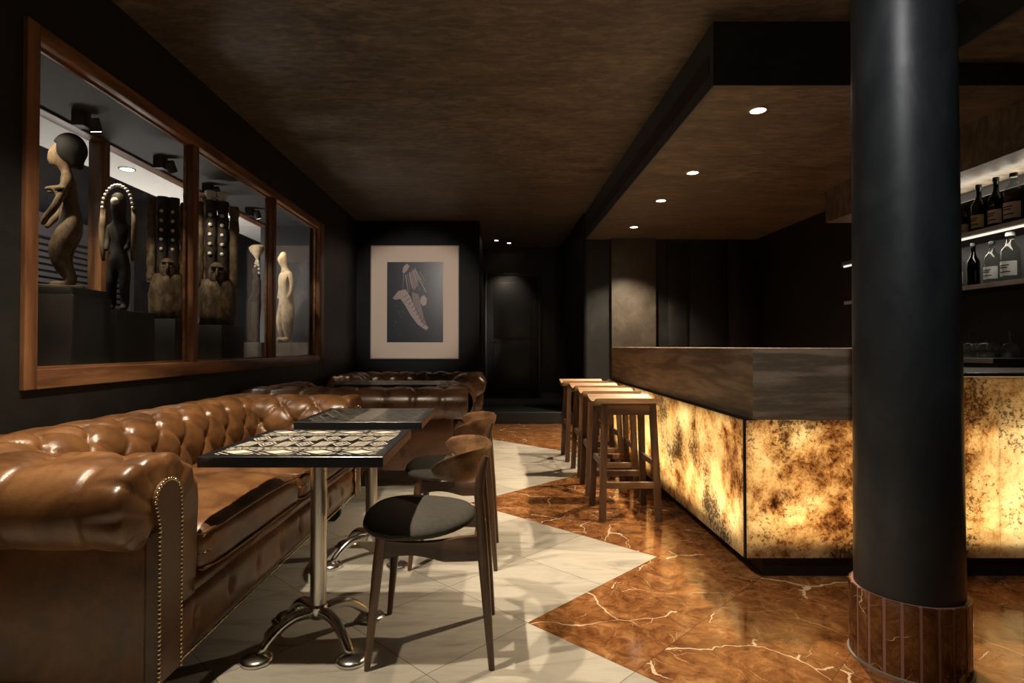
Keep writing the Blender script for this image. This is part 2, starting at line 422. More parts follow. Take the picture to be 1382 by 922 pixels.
# floor: one slab, two marbles meeting in a zigzag
fb = NB()
wp = [(-2.3,YN),(4.62,YN),(0.125,2.295),(0.839,3.011),(-0.19,4.04),(1.26,5.49),(-2.3,9.05)]
rp = [(4.62,YN),(4.62,9.05),(-2.3,9.05),(1.26,5.49),(-0.19,4.04),(0.839,3.011),(0.125,2.295)]
quad(fb, [(x,y,0) for x,y in wp], 0); quad(fb, [(x,y,0) for x,y in rp], 1)
bmesh.ops.remove_doubles(fb, verts=fb.verts[:], dist=1e-4)
bmesh.ops.triangulate(fb, faces=fb.faces[:])
struct('floor', fb, [M['wmarble'], M['rmarble']])
cb = NB()
box(cb, -2.12, SOF_X, YN, YD+0.1, CEIL, CEIL+0.12)
box(cb, SOF_X, XR+0.1, YN, SOF_Y, CEIL, CEIL+0.12)
struct('ceiling', cb, M['ceiling'])
# dropped ceiling above the bar with dark fascia on its two open faces
sb = NB(); box(sb, SOF_X+0.012, XR, SOF_Y+0.012, YB, SOF_Z, CEIL+0.1); struct('ceiling_soffit', sb, M['ceiling'])
tb = NB(); box(tb, SOF_X, SOF_X+0.012, SOF_Y, YB, SOF_Z, CEIL); box(tb, SOF_X+0.012, XR, SOF_Y, SOF_Y+0.012, SOF_Z, CEIL)
struct('trim_1', tb, M['wallblue'])
struct('trim_6', bxo(SOF_X-0.004, SOF_X+0.002, SOF_Y+0.06, YB-0.3, 2.63, 2.74), M['black'])
# lower ceiling right of the column
sb = NB(); box(sb, 2.45, XR, YN, SOF_Y-0.001, 2.67, CEIL-0.001); struct('ceiling_dropped', sb, M['ceiling'])
tb = NB(); box(tb, 2.43, 2.45, YN, SOF_Y-0.001, 2.67, CEIL-0.001); struct('trim_2', tb, M['wallblue'])
# left wall with the display window opening
FY0, FY1, FZ0, FZ1 = 2.40, 6.57, 0.915, 2.50
wb = NB()
box(wb, XL-0.12, XL, YN, FY0, 0, CEIL); box(wb, XL-0.12, XL, FY1, YP, 0, CEIL)
box(wb, XL-0.12, XL, FY0, FY1, 0, FZ0); box(wb, XL-0.12, XL, FY0, FY1, FZ1, CEIL)
struct('wall_left', wb, M['wall'])
struct('wall_back', bxo(XL, -0.243, YP, YP+0.12, 0, CEIL), simple('darkened_wall', (0.0042,0.0045,0.0047), 0.7, spec=0.2, nscale=5, namt=0.25))  # wall colour darkened to hold down the picture lamp's halo
struct('wall_return', bxo(-0.363, -0.243, YP+0.12, YD, 0, CEIL), M['wall'])
wb = NB(); box(wb, -0.243, XC+0.1, YD, YD+0.1, 0, CEIL); struct('wall_far', wb, M['wall'])
# corridor wall end with a rounded glossy nose
nb = NB()
pts = [(XC, YD), (XC, YB+0.06)] + [(XC+0.06-0.06*math.cos(t), YB+0.06-0.06*math.sin(t)) for t in [PI/2*i/8 for i in range(1, 9)]] + [(XR, YB), (XR, YB+0.2), (XC+0.2, YB+0.2), (XC+0.2, YD)]
prism(nb, pts, 0, CEIL)
struct('wall_bar', nb, M['wall'], smooth=30)
struct('wall_right', bxo(XR, XR+0.1, YN, YB+0.2, 0, CEIL), M['wall'])
struct('wall_front', bxo(XL-0.1, XR+0.1, YN-0.1, YN, 0, CEIL), M['wall'])
# pale pilaster and dark panelling on the bar end wall
struct('trim_3', bxo(1.53, 2.12, YB-0.10, YB, 0, SOF_Z, bev=0.006), M['pilaster'], smooth=40)
pb = NB()
for x0, x1 in ((2.30,2.56),(2.60,3.10),(3.12,3.48)):
    box(pb, x0, x1, YB-0.03, YB, 0, SOF_Z-0.06, bev=0.004)
box(pb, 3.105, 3.115, YB-0.045, YB, 0, SOF_Z)
struct('trim_4', pb, M['wall'], smooth=40)
# landing one step up, door
LZ = 0.17
struct('floor_landing', bxo(-0.243, XC, YP, YD, 0, LZ, bev=0.01), M['door'])
struct('baseboard_far', bxo(0.80, XC, YD-0.02, YD, LZ, LZ+0.085), M['pilaster'])
db = NB()
box(db, -0.16, 0.75, YD-0.03, YD, LZ+0.005, 2.38, bev=0.004)
dr = struct('door_1', db, M['door'], smooth=40)
for z0, z1 in ((0.32, 1.15), (1.25, 2.26)):
    obj('panel', bxo(-0.05, 0.64, YD-0.038, YD-0.028, z0, z1, bev=0.006), M['door'], dr, smooth=40)
hb = NB(); tube(hb, [(-0.11,YD-0.03,1.19),(-0.11,YD-0.075,1.19),(-0.105,YD-0.08,1.19),(0.0,YD-0.08,1.19)], 0.008, 8)
obj('handle', hb, M['black'], dr, smooth='all')
ab = NB(); box(ab, -0.21, -0.165, YD-0.04, YD, LZ, 2.43, bev=0.004); box(ab, 0.755, 0.80, YD-0.04, YD, LZ, 2.43, bev=0.004); box(ab, -0.165, 0.755, YD-0.04, YD, 2.385, 2.43, bev=0.004)
obj('architrave', ab, M['door'], dr, smooth=40)

# ------------------------------------------------------------------ lamps
def spot(name, loc, target, watts, angle, blend, col, rad, parent=None):
    l = bpy.data.lights.new(name, 'SPOT'); l.energy = watts; l.spot_size = R(angle); l.spot_blend = blend
    l.color = col; l.shadow_soft_size = rad
    o = bpy.data.objects.new(name, l); C.objects.link(o)
    d = Vector(target) - Vector(loc)
    o.rotation_mode = 'XYZ'; q = d.to_track_quat('-Z', 'Y'); 
    if parent is not None:
        o.parent = parent; o.location = Vector(loc) - parent.location
    else: o.location = loc
    o.rotation_euler = q.to_euler()
    return o
def area(name, loc, sx, sy, watts, col, rot, parent=None):
    l = bpy.data.lights.new(name, 'AREA'); l.shape = 'RECTANGLE'; l.size = sx; l.size_y = sy; l.energy = watts; l.color = col
    o = bpy.data.objects.new(name, l); C.objects.link(o); o.location = loc; o.rotation_euler = rot
    if parent is not None: o.parent = parent
    return o
WARM = (1.0, 0.80, 0.56)
def downlight(x, y, z, label, watts, target=None, angle=110, r=0.045, group='recessed downlights over the bar', col=WARM, blend=0.6):
    t = thing('downlight', label, 'ceiling light', (x, y, z), 0, group)
    b = NB(); lathe(b, [(r, -0.001), (r, -0.006), (r+0.006, -0.008), (r+0.012, -0.004), (r+0.013, 0.0)], n=28, cap=False)
    obj('trim_ring', b, M['brushed'], t, smooth='all')
    b = NB(); lathe(b, [(0.001, -0.0045), (r*0.6, -0.0045), (r*0.99, -0.003), (r*0.99, 0.0)], n=28)
    obj('lens', b, M['lens'], t, smooth='all')
    tg = target or (x, y, 0)
    spot('downlight_beam', (x, y, z-0.02), tg, watts, angle, blend, col, 0.03, t)
    return t
names = ['nearest downlight in the bar soffit, largest of the four in the row', 'second downlight from the camera in the bar soffit row',
         'third downlight from the camera in the bar soffit row', 'farthest downlight in the bar soffit, just before the end wall']
for (x, y), lb in zip(((1.598,3.475),(1.629,4.727),(1.627,5.634),(1.659,6.886)), names):
    downlight(x, y, SOF_Z, lb, LAMP_SOFFIT)
downlight(0.0, 9.65, CEIL, 'left of two small ceiling spots in front of the dark door', 26, (0.15, 10.3, 1.0), 70, 0.035, 'ceiling spots by the door')
downlight(0.22, 9.90, CEIL, 'right of two small ceiling spots in front of the dark door', 22, (0.3, 10.3, 1.3), 60, 0.035, 'ceiling spots by the door')
# ceiling spots over the seating plus two added fill lamps, above the top edge of the picture
SEAT = (1.0, 0.84, 0.62)
downlight(-1.02, 1.47, CEIL, 'ceiling downlight above the near end of the long sofa, beyond the picture edge', LAMP_TABLE, (-0.95, 1.7, 0), 105, 0.045, 'seating downlights', SEAT, 0.7)
downlight(-1.02, 2.18, CEIL, 'ceiling downlight above the nearest table, beyond the picture edge', LAMP_TABLE, (-0.95, 2.4, 0), 98, 0.045, 'seating downlights', SEAT, 0.8)
downlight(-0.35, 2.4, CEIL, 'added unseen ceiling spot that brightens the framed picture', 950, (-1.16, 8.17, 1.72), 22.5, 0.035, 'seating downlights', (1.0,0.88,0.78), 0.6)  # added lamp with no visible source, lifts the picture
downlight(0.42, 0.6, CEIL, 'added unseen ceiling fill lamp that brightens the bar front', 85, (1.65, 2.72, 1.25), 56, 0.045, 'seating downlights', (0.97,0.96,0.95), 1.0)  # added lamp, unseen, to lift the oak front of the bar

# ------------------------------------------------------------------ display window
CX1 = -2.62            # outer window plane
f = NB()
fr = thing('window_1', 'x', 'x'); del fr['label']; del fr['category']; fr['kind'] = 'structure'; fr.name = 'window_1'
JW = 0.07
def bar(name, x0, x1, y0, y1, z0, z1, m): obj(name, bxo(x0, x1, y0, y1, z0, z1, bev=0.004), m, fr, smooth=40)
D0, D1 = XL-0.055, XL+0.020
bar('jamb', D0, D1, FY0, FY0+JW, FZ0, FZ1, M['framewood_z']); bar('jamb', D0, D1, FY1-0.16, FY1, FZ0, FZ1, M['framewood_z'])
bar('head', D0, D1, FY0+JW, FY1-0.16, FZ1-0.07, FZ1, M['framewood_y']); bar('bottom_rail', D0, D1, FY0+JW, FY1-0.16, FZ0, FZ0+0.085, M['framewood_y'])
bar('mullion', D0, D1-0.004, 3.735, 3.805, FZ0+0.085, FZ1-0.07, M['framewood_z']); bar('mullion', D0, D1-0.004, 5.06, 5.15, FZ0+0.085, FZ1-0.07, M['framewood_z'])
for y0, y1 in ((FY0+JW, 3.735), (3.805, 5.06), (5.15, FY1-0.16)):
    obj('pane', bxo(XL-0.05, XL-0.044, y0, y1, FZ0+0.085, FZ1-0.07), M['glass'], fr)
    b = NB()
    for (a0, a1, c0, c1) in ((y0, y1, FZ0+0.085, FZ0+0.097), (y0, y1, FZ1-0.082, FZ1-0.07), (y0, y0+0.012, FZ0+0.097, FZ1-0.082), (y1-0.012, y1, FZ0+0.097, FZ1-0.082)):
        box(b, XL-0.044, XL-0.03, a0, a1, c0, c1)
    obj('glazing_bead', b, M['framewood_y'], fr)
# case shell behind the glass
CF = 0.9995
struct('floor_case', bxo(CX1-0.06, XL-0.12, FY0-0.1, FY1+0.1, CF-0.08, CF), simple('pale_oak_case_floor', (0.52,0.40,0.27), 0.45))
struct('ceiling_case', bxo(CX1-0.06, XL-0.12, FY0-0.1, FY1+0.1, 2.47, 2.52), M['caseceil'])
struct('wall_case_far', bxo(CX1-0.06, XL-0.12, FY1-0.09, FY1+0.1, CF, 2.47), M['casewall'])
struct('wall_case_near', bxo(CX1-0.06, XL-0.12, FY0-0.1, FY0-0.02, CF, 2.47), M['casewall'])
# outer street window
w2 = bpy.data.objects.new('window_2', None); C.objects.link(w2); w2['kind'] = 'structure'
def bar2(name, y0, y1, z0, z1, m): obj(name, bxo(CX1-0.06, CX1+0.03, y0, y1, z0, z1, bev=0.004), m, w2, smooth=40)
bar2('head', FY0-0.02, FY1-0.09, 2.452, 2.47, M['framewood_y']); bar2('bottom_rail', FY0-0.02, FY1-0.09, CF, CF+0.05, M['framewood_y'])
bar2('mullion', 3.74, 3.82, CF+0.05, 2.452, M['framewood_z']); bar2('mullion', 5.12, 5.20, CF+0.05, 2.452, M['framewood_z'])
for y0, y1 in ((FY0-0.02, 3.74), (3.82, 5.12), (5.20, FY1-0.09)):
    obj('pane', bxo(CX1-0.02, CX1-0.014, y0, y1, CF+0.05, 2.452), M['glass'], w2)
# outdoors: porch soffit, shuttered building opposite, pavement
struct('ceiling_porch', bxo(-3.22, CX1-0.06, 1.5, 8.5, 2.52, 2.6), M['outwhite'])
struct('wall_street', bxo(-6.2, -6.0, 1.0, 16.0, -0.2, 4.5), simple('dark_street_wall', (0.05,0.048,0.05), 0.8, nscale=2, namt=0.3))
struct('floor_street', bxo(-6.0, -2.72, 1.0, 16.0, -0.25, -0.2), simple('pavement', (0.09,0.085,0.08), 0.8, nscale=4))
sh = thing('roller_shutter', 'grey slatted roller shutter across the street, seen behind the first statue', 'shutter', (-5.95, 7.6, 0.30))
b = NB()
for k in range(26):
    z = 0.02 + k*0.085
    tube(b, [(0, -1.6, z+0.035), (0, 1.6, z+0.035)], 1.0, square=(0.075, 0.05), up=(0, 0, 1))
obj('slats', b, M['shutter'], sh)
b = NB(); box(b, -0.04, 0.06, -1.7, 1.7, 2.25, 2.55, bev=0.01); obj('shutter_box', b, M['shutter'], sh)
for s in (-1, 1):
    obj('guide_rail', bxo(-0.03, 0.05, s*1.65-0.05, s*1.65+0.05, 0, 2.25), M['shutter'], sh)
downlight(-2.95, 2.98, 2.52, 'round white porch light above the first statue, outside the street window', 22, None, 130, 0.05, 'porch ceiling lights', (1.0,0.93,0.84))
downlight(-2.95, 4.55, 2.52, 'round porch light seen through the second window bay', 22, None, 130, 0.05, 'porch ceiling lights', (1.0,0.93,0.84))
downlight(-2.95, 6.2, 2.52, 'far porch light seen through the third window bay', 22, None, 130, 0.05, 'porch ceiling lights', (1.0,0.93,0.84))
spot('shutter_fill', (-3.3, 5.2, 2.3), (-5.95, 7.6, 1.9), 150, 70, 0.6, (1.0,0.92,0.88), 0.1)  # added fill light on the shutter, no fixture behind it
area('porch_fill', (-3.6, 5.5, 0.6), 2.5, 0.6, 95, (1.0,0.9,0.82), (R(180), 0, 0))  # added upward fill that brightens the porch soffit, not a real lamp
# case spotlights
def case_spot(y, label, tgt, watts=LAMP_CASE, x=-2.43):
    t = thing('track_spotlight', label, 'spotlight', (x, y, 2.47), 0, 'black spotlights in the display window')
    obj('mount', bxo(-0.035, 0.035, -0.035, 0.035, -0.085, 0.0, bev=0.003), M['black'], t, smooth=40)
    d = (Vector(tgt) - Vector((x+0.07, y+0.02, 2.40))).normalized()
    b = NB(); c0 = Vector((0.058, 0.02, -0.045)); c1 = c0 + d*0.055
    tube(b, [c0 - d*0.02, c1], 0.033, 20); obj('lamp_head', b, M['black'], t, smooth=40)
    b = NB(); tube(b, [c1 + d*0.0003, c1 + d*0.002], 0.026, 20); obj('lens', b, M['lens'], t)
    b = NB(); tube(b, [(0.03, 0.0, -0.045), (0.06, 0.015, -0.045)], 0.01, 8); obj('arm', b, M['black'], t)
    spot('spot_beam', Vector((x, y, 2.47)) + c1 + d*0.02, tgt, watts, 62, 0.5, (1.0,0.82,0.58), 0.015, t)
case_spot(2.62, 'black window spotlight at the near end of the case, behind the wooden jamb', (-2.30, 3.06, 1.9), x=-2.50)
case_spot(3.33, 'black window spotlight nearest the camera, above the helmet-haired statue', (-2.34, 3.62, 1.7), LAMP_CASE*0.8)
case_spot(4.12, 'black window spotlight in the middle of the first bay', (-2.34, 4.65, 1.7), LAMP_CASE*0.8)
case_spot(4.80, 'black window spotlight just past the first mullion', (-2.3, 5.4, 1.6), LAMP_CASE*0.8)
case_spot(5.62, 'black window spotlight farthest from the camera', (-2.2, 6.1, 1.5), LAMP_CASE)
# plinths
def plinth(x0, x1, y0, y1, z1, label, m='plinthgrey', slab=False):
    t = thing('plinth', label, 'plinth', ((x0+x1)/2, (y0+y1)/2, CF), 0, 'plinths in the display window')
    hx, hy = (x1-x0)/2, (y1-y0)/2; h = z1-CF
    if slab:
        obj('body', bxo(-hx, hx, -hy, hy, 0, h-0.04, bev=0.003), M[m], t, smooth=40)
        obj('top_slab', bxo(-hx+0.012, hx-0.012, -hy+0.012, hy-0.012, h-0.038, h, bev=0.003), M[m], t, smooth=40)
    else:
        obj('body', bxo(-hx, hx, -hy, hy, 0, h, bev=0.004), M[m], t, smooth=40)
M['plinthlight'] = simple('grey_plinth_paint', (0.07,0.07,0.074), 0.55)
plinth(-2.45, -2.10, 2.46, 2.62, 1.28, 'dark plinth at the near left end of the display window')
plinth(-2.50, -2.15, 2.89, 3.19, 1.405, 'tall charcoal plinth under the helmet-haired statue', slab=True)
plinth(-2.48, -2.15, 3.24, 3.60, 1.31, 'lower charcoal plinth under the hooded dark figure')
plinth(-2.46, -2.18, 3.88, 4.18, 1.29, 'charcoal plinth behind the first mullion under the shell-studded figure')
plinth(-2.46, -2.16, 4.50, 4.90, 1.27, 'charcoal plinth under the bark-covered figure in the second bay')
plinth(-2.38, -2.20, 5.36, 5.58, 1.14, 'low grey plinth under the thin black figure', 'plinthlight')
plinth(-2.32, -2.14, 5.94, 6.17, 1.14, 'low grey plinth under the pale figure in the last bay', 'plinthlight')
# ------------------------------------------------------------------ statues
def statue(name, label, loc, rotz, verts, edges, m, extra=None, sub=2):
    t = thing(name, label, 'sculpture', loc, rotz)
    b = skin_mesh(verts, edges, sub)
    zmin = min(v.co.z for v in b.verts)
    for v in b.verts: v.co.z -= zmin
    bd = obj('body', b, M[m], t, smooth='all')
    if extra: extra(t, -zmin)
    return t
# 1: standing figure with a helmet of hair, profile to the left (local -Y is its front)
def s1_extra(t, dz):
    b = NB()
    ball(b, (0, 0.008, 0.755), 0.078, 22, 16, (0.80, 1.0, 1.15))
    for v in b.verts:
        if v.co.z < 0.70 and v.co.y > 0: v.co.z -= 0.035*min(1, v.co.y/0.06)
        if v.co.y < -0.045 and v.co.z < 0.78: v.co.y = -0.045 + (v.co.y+0.045)*0.25
    obj('helmet_hair', b, M['hair'], t, smooth='all')
    for sx in (-1, 1):
        b = NB(); tube(b, [(sx*0.074, -0.02, 0.515), (sx*0.074, -0.021, 0.524)], 0.026, 12); obj('armlet', b, M['carveddark'], t)
    b = NB(); box(b, -0.09, 0.09, -0.11, 0.085, -0.0, 0.018, bev=0.005); obj('foot_base', b, M['carved'], t)
V = [(0,0.02,0.36,0.060,0.056),(0,0.015,0.45,0.046),(0,0.005,0.54,0.058,0.05),(0,0.0,0.595,0.05,0.045),(0,-0.005,0.63,0.026),(0,-0.012,0.665,0.03),(0,-0.03,0.70,0.05,0.055),(0,-0.035,0.755,0.052,0.055),(0,-0.015,0.80,0.035),
     (0.062,0.005,0.59,0.026),(0.075,-0.012,0.51,0.021),(0.078,-0.045,0.43,0.019),(0.062,-0.085,0.375,0.017),(0.04,-0.10,0.34,0.013),
     (-0.062,0.005,0.59,0.026),(-0.075,-0.012,0.51,0.021),(-0.078,-0.045,0.43,0.019),(-0.062,-0.085,0.375,0.017),(-0.04,-0.10,0.34,0.013),
     (0.048,0.015,0.31,0.060),(0.05,-0.035,0.22,0.056),(0.048,-0.02,0.14,0.042),(0.046,0.02,0.06,0.027),(0.046,0.0,0.03,0.024),(0.047,-0.07,0.028,0.02),
     (-0.048,0.015,0.31,0.060),(-0.05,-0.035,0.22,0.056),(-0.048,-0.02,0.14,0.042),(-0.046,0.02,0.06,0.027),(-0.046,0.0,0.03,0.024),(-0.047,-0.07,0.028,0.02),
     (0.03,-0.06,0.545,0.020),(0.032,-0.095,0.53,0.008),(-0.03,-0.06,0.545,0.020),(-0.032,-0.095,0.53,0.008),(0,-0.085,0.705,0.016),(0,-0.085,0.675,0.018)]
E = [(0,1),(1,2),(2,3),(3,4),(4,5),(5,6),(6,7),(7,8),(3,9),(9,10),(10,11),(11,12),(12,13),(3,14),(14,15),(15,16),(16,17),(17,18),
     (0,19),(19,20),(20,21),(21,22),(22,23),(23,24),(0,25),(25,26),(26,27),(27,28),(28,29),(29,30),(2,31),(31,32),(2,33),(33,34),(6,35),(6,36)]
statue('carved_statue', 'tall carved wooden statue with helmet-like hair on the first tall plinth', (-2.30, 3.06, 1.405), R(-62), V, E, 'carved', s1_extra)
# 2: dark figure whose long arms loop over its head
def s2_extra(t, dz):
    b = NB()
    for i in range(17):
        a = PI*(0.02 + 0.96*i/16)
        ball(b, (0.088*math.cos(a), -0.022, 0.625+0.145*math.sin(a)), 0.0105, 8, 6)
    obj('bead_band', b, M['shell'], t, smooth='all')
    b = NB(); ball(b, (0, -0.052, 0.665), 0.024, 12, 8, (1, 0.5, 1)); obj('forehead_disc', b, M['shell'], t, smooth='all')
    for sx in (-1, 1):
        b = NB(); tube(b, [(sx*0.088, -0.01, 0.63), (sx*0.094, -0.012, 0.52), (sx*0.090, -0.014, 0.40), (sx*0.084, -0.012, 0.31)], [0.013, 0.017, 0.016, 0.010], 12); obj('side_lock', b, M['carved'], t, smooth='all')
V = [(0,0,0.34,0.05,0.045),(0,0,0.44,0.045,0.042),(0,0,0.53,0.055,0.045),(0,0,0.58,0.028),(0,-0.01,0.635,0.045,0.05),(0,-0.01,0.70,0.045,0.05),(0,0.0,0.745,0.03),
     (0.058,0,0.535,0.02),(0.066,-0.005,0.45,0.017),(0.055,-0.04,0.38,0.015),(-0.058,0,0.535,0.02),(-0.066,-0.005,0.45,0.017),(-0.055,-0.04,0.38,0.015),
     (0.036,0,0.28,0.036),(0.038,-0.01,0.17,0.030),(0.038,0,0.06,0.024),(0.038,-0.04,0.02,0.02),(-0.036,0,0.28,0.036),(-0.038,-0.01,0.17,0.030),(-0.038,0,0.06,0.024),(-0.038,-0.04,0.02,0.02)]
E = [(0,1),(1,2),(2,3),(3,4),(4,5),(5,6),(2,7),(7,8),(8,9),(2,10),(10,11),(11,12),(0,13),(13,14),(14,15),(15,16),(0,17),(17,18),(18,19),(19,20)]
statue('carved_statue', 'dark carved figure under a tall beaded hood, on the second plinth', (-2.30, 3.48, 1.31), R(5), V, E, 'carveddark', s2_extra)
# 3 and 4: cloth covered standing figures made of tall posts with rows of shells and horned faces
def post_figure(name, label, loc, rotz, h, w, heads=True):
    t = thing(name, label, 'sculpture', loc, rotz)
    b = NB()
    prof = [(w*0.80, 0.0), (w*0.88, h*0.08), (w*0.90, h*0.20), (w*0.82, h*0.30), (w*0.70, h*0.36)]
    lathe(b, prof, n=28)
    for v in b.verts:
        a = math.atan2(v.co.y, v.co.x); v.co.x *= 1+0.05*math.sin(9*a)+0.04*math.sin(23*a+v.co.z*30); v.co.y *= 0.75+0.04*math.sin(7*a)
    obj('skirt', b, M['bark'], t, smooth='all')
    for k, (x, r_, hh, m) in enumerate(((-w*0.78, w*0.24, 0.96, 'bark'), (-w*0.24, w*0.30, 0.98, 'carveddark'), (w*0.28, w*0.30, 0.98, 'carveddark'), (w*0.80, w*0.25, 0.95, 'bark'))):
        b = NB(); n = 14
        pr = [(r_*(0.9+0.14*math.sin(i*2.3+k)), h*(0.30 + (hh-0.30)*i/n)) for i in range(n+1)]
        lathe(b, pr, x, 0.0, 16); obj('post', b, M[m], t, smooth='all')
    for x in (-w*0.32, w*0.22):
        for i in range(5):
            b = NB(); ball(b, (x, -w*0.31, h*(0.56+0.075*i)), w*0.095, 8, 6, (1, 0.5, 1)); obj('shell', b, M['shell'], t, smooth='all')
    b = NB(); ball(b, (-w*0.02, -w*0.42, h*0.40), w*0.40, 16, 12, (0.95, 0.5, 1.5))
    box(b, -w*0.32, w*0.28, -w*0.70, -w*0.55, h*0.445, h*0.46, bev=w*0.03)
    prism(b, [(-w*0.09, -w*0.60), (w*0.05, -w*0.60), (-w*0.02, -w*0.78)], h*0.36, h*0.445)
    for x in (-w*0.20, w*0.16): ball(b, (x, -w*0.60, h*0.415), w*0.07, 8, 6, (1.3, 0.5, 0.5))
    obj('mask', b, M['bark'], t, smooth='all')
    if heads:
        b = NB()
        for x in (-w*0.30, w*0.25):
            lathe(b, [(w*0.05, h*0.95), (w*0.14, h*0.99), (w*0.26, h*1.05), (w*0.24, h*1.055)], x, 0, 14)
        obj('horn', b, M['shell'], t, smooth=40)
    return t
post_figure('shell_figure', 'bark-clad post figure with shell rows left of the first mullion', (-2.32, 4.03, 1.29), R(30), 0.88, 0.128, False)
post_figure('shell_figure', 'bark-covered post figure with two flared horns right of the first mullion', (-2.31, 4.71, 1.27), R(30), 1.05, 0.165, True)
# 5: thin black figure
V = [(0,0,0.40,0.045,0.04),(0,0,0.50,0.04),(0,0,0.60,0.045),(0,0,0.65,0.022),(0,-0.015,0.70,0.034,0.04),(0,-0.01,0.745,0.026),
     (0.055,0,0.61,0.02),(0.075,0.0,0.50,0.015),(0.07,-0.04,0.42,0.013),(0.03,-0.06,0.40,0.012),(-0.055,0,0.61,0.02),(-0.075,0,0.50,0.015),(-0.07,-0.04,0.42,0.013),(-0.03,-0.06,0.40,0.012),
     (0.03,0,0.34,0.034),(0.032,-0.01,0.20,0.026),(0.03,0,0.07,0.018),(0.03,-0.035,0.02,0.016),(-0.03,0,0.34,0.034),(-0.032,-0.01,0.20,0.026),(-0.03,0,0.07,0.018),(-0.03,-0.035,0.02,0.016)]
E = [(0,1),(1,2),(2,3),(3,4),(4,5),(2,6),(6,7),(7,8),(8,9),(2,10),(10,11),(11,12),(12,13),(0,14),(14,15),(15,16),(16,17),(0,18),(18,19),(19,20),(20,21)]
def s5_extra(t, dz):
    b = NB()
    for i in range(11):
        a = PI*i/10; ball(b, (0.062*math.cos(a), 0.0, 0.66+0.125*math.sin(a)), 0.013, 8, 6)
    obj('hood_rim', b, M['shell'], t, smooth='all')
    b = NB(); lathe(b, [(0.02,0.80),(0.045,0.83),(0.10,0.875),(0.115,0.905),(0.085,0.925),(0.01,0.93)], n=20); tube(b, [(0,0,0.74),(0,0,0.81)], 0.018, 10)
    for v in b.verts: v.co.y *= 0.6
    obj('headdress', b, M['carvedpale'], t, smooth=50)
statue('carved_statue', 'thin black carved figure with pale crest left of the second mullion', (-2.29, 5.46, 1.14), R(-50), V, E, 'carveddark', s5_extra)
# 6: pale figure without arms raised, profile to the left
V = [(0,0.01,0.44,0.085,0.075),(0,0.0,0.56,0.07),(0,-0.005,0.68,0.085,0.07),(0,0,0.76,0.06),(0,-0.01,0.81,0.034),(0,-0.025,0.87,0.055,0.06),(0,-0.03,0.93,0.05),(0,-0.02,0.98,0.03),
     (0.085,0.0,0.74,0.035),(0.11,0.01,0.64,0.028),(0.115,0.0,0.55,0.024),(0.09,-0.03,0.48,0.02),(-0.085,0.0,0.74,0.035),(-0.11,0.01,0.64,0.028),(-0.115,0,0.55,0.024),(-0.09,-0.03,0.48,0.02),
     (0.05,0.01,0.36,0.075),(0.055,-0.015,0.24,0.068),(0.052,-0.005,0.13,0.052),(0.05,0.0,0.05,0.036),(0.05,-0.07,0.035,0.03),(-0.05,0.01,0.36,0.075),(-0.055,-0.015,0.24,0.068),(-0.052,-0.005,0.13,0.052),(-0.05,0.0,0.05,0.036),(-0.05,-0.07,0.035,0.03),(0,-0.09,0.885,0.014),(0,-0.08,0.85,0.016)]
E = [(0,1),(1,2),(2,3),(3,4),(4,5),(5,6),(6,7),(2,8),(8,9),(9,10),(10,11),(2,12),(12,13),(13,14),(14,15),(0,16),(16,17),(17,18),(18,19),(19,20),(0,21),(21,22),(22,23),(23,24),(24,25),(5,26),(5,27)]
statue('carved_statue', 'pale carved wooden figure with thick legs in the last window bay', (-2.23, 6.05, 1.14), R(-40), V, E, 'carvedpale')

# ------------------------------------------------------------------ chesterfield sofas
def resample(pts, step):
    out = []; acc = 0
    ds = [0]
    for i in range(1, len(pts)): ds.append(ds[-1] + math.dist(pts[i], pts[i-1]))
    n = max(2, int(round(ds[-1]/step)))
    j = 0
    for k in range(n+1):
        t = ds[-1]*k/n
        while j < len(pts)-2 and ds[j+1] < t: j += 1
        q = (t-ds[j])/max(1e-9, ds[j+1]-ds[j])
        out.append(tuple(pts[j][i]*(1-q)+pts[j+1][i]*q for i in range(len(pts[0]))))
    return out, ds[-1]
def roll_profile(step):
    p = []
    def bez(a, b, c, d, n=14):
        for i in range(n):
            t = i/n; p.append(tuple((1-t)**3*a[k]+3*t*(1-t)**2*b[k]+3*t*t*(1-t)*c[k]+t**3*d[k] for k in (0, 1)))
    bez((0.012,0.325), (0.006,0.42), (0.0,0.52), (0.0,0.60))
    bez((0.0,0.60), (0.0,0.72), (0.07,0.77), (0.17,0.772))
    bez((0.17,0.772), (0.22,0.773), (0.25,0.772), (0.275,0.77))
    for i in range(0, 25):
        a = R(90 - 195*i/24); p.append((0.275+0.105*math.cos(a), 0.665+0.105*math.sin(a)))
    p.append((0.225, 0.575))
    return resample(p, step)
def tuft(u, v, P=0.215, Q=0.25, v0=0.0, v1=0.56):
    """height of the buttoned leather at length u, profile position v"""
    a = u/P + (v-v1)/Q; b = u/P - (v-v1)/Q
    sa, sb = abs(math.sin(PI*a)), abs(math.sin(PI*b))
    dia = (sa*sb)**0.26
    # distance to the nearest button
    ra, rb = a-round(a), b-round(b)
    du = (ra+rb)/2*P; dv = (ra-rb)/2*Q
    btn = math.exp(-(du*du+dv*dv)/(0.017**2))
    rr_ = math.hypot(du, dv); th = math.atan2(dv, du)
    inside = dia*0.040 - 0.020*btn + 0.0035*math.sin(7*th+u*40)*math.exp(-rr_/0.04)*min(1, rr_/0.015)
    pl = abs(math.sin(PI*u/P))**0.35*0.016
    if v <= v1: return inside - 0.018
    t = min(1, (v-v1)/0.20)
    bt = math.exp(-(((u/P-round(u/P))*P)**2+(v-v1)**2)/(0.017**2))
    gr = math.exp(-((u/P-round(u/P))*P/0.011)**2)*0.007
    return (1-t)*(pl*1.6 - 0.018*bt) + t*(pl*0.25+0.006) - 0.010*(1-t) - gr*min(1, t*3)
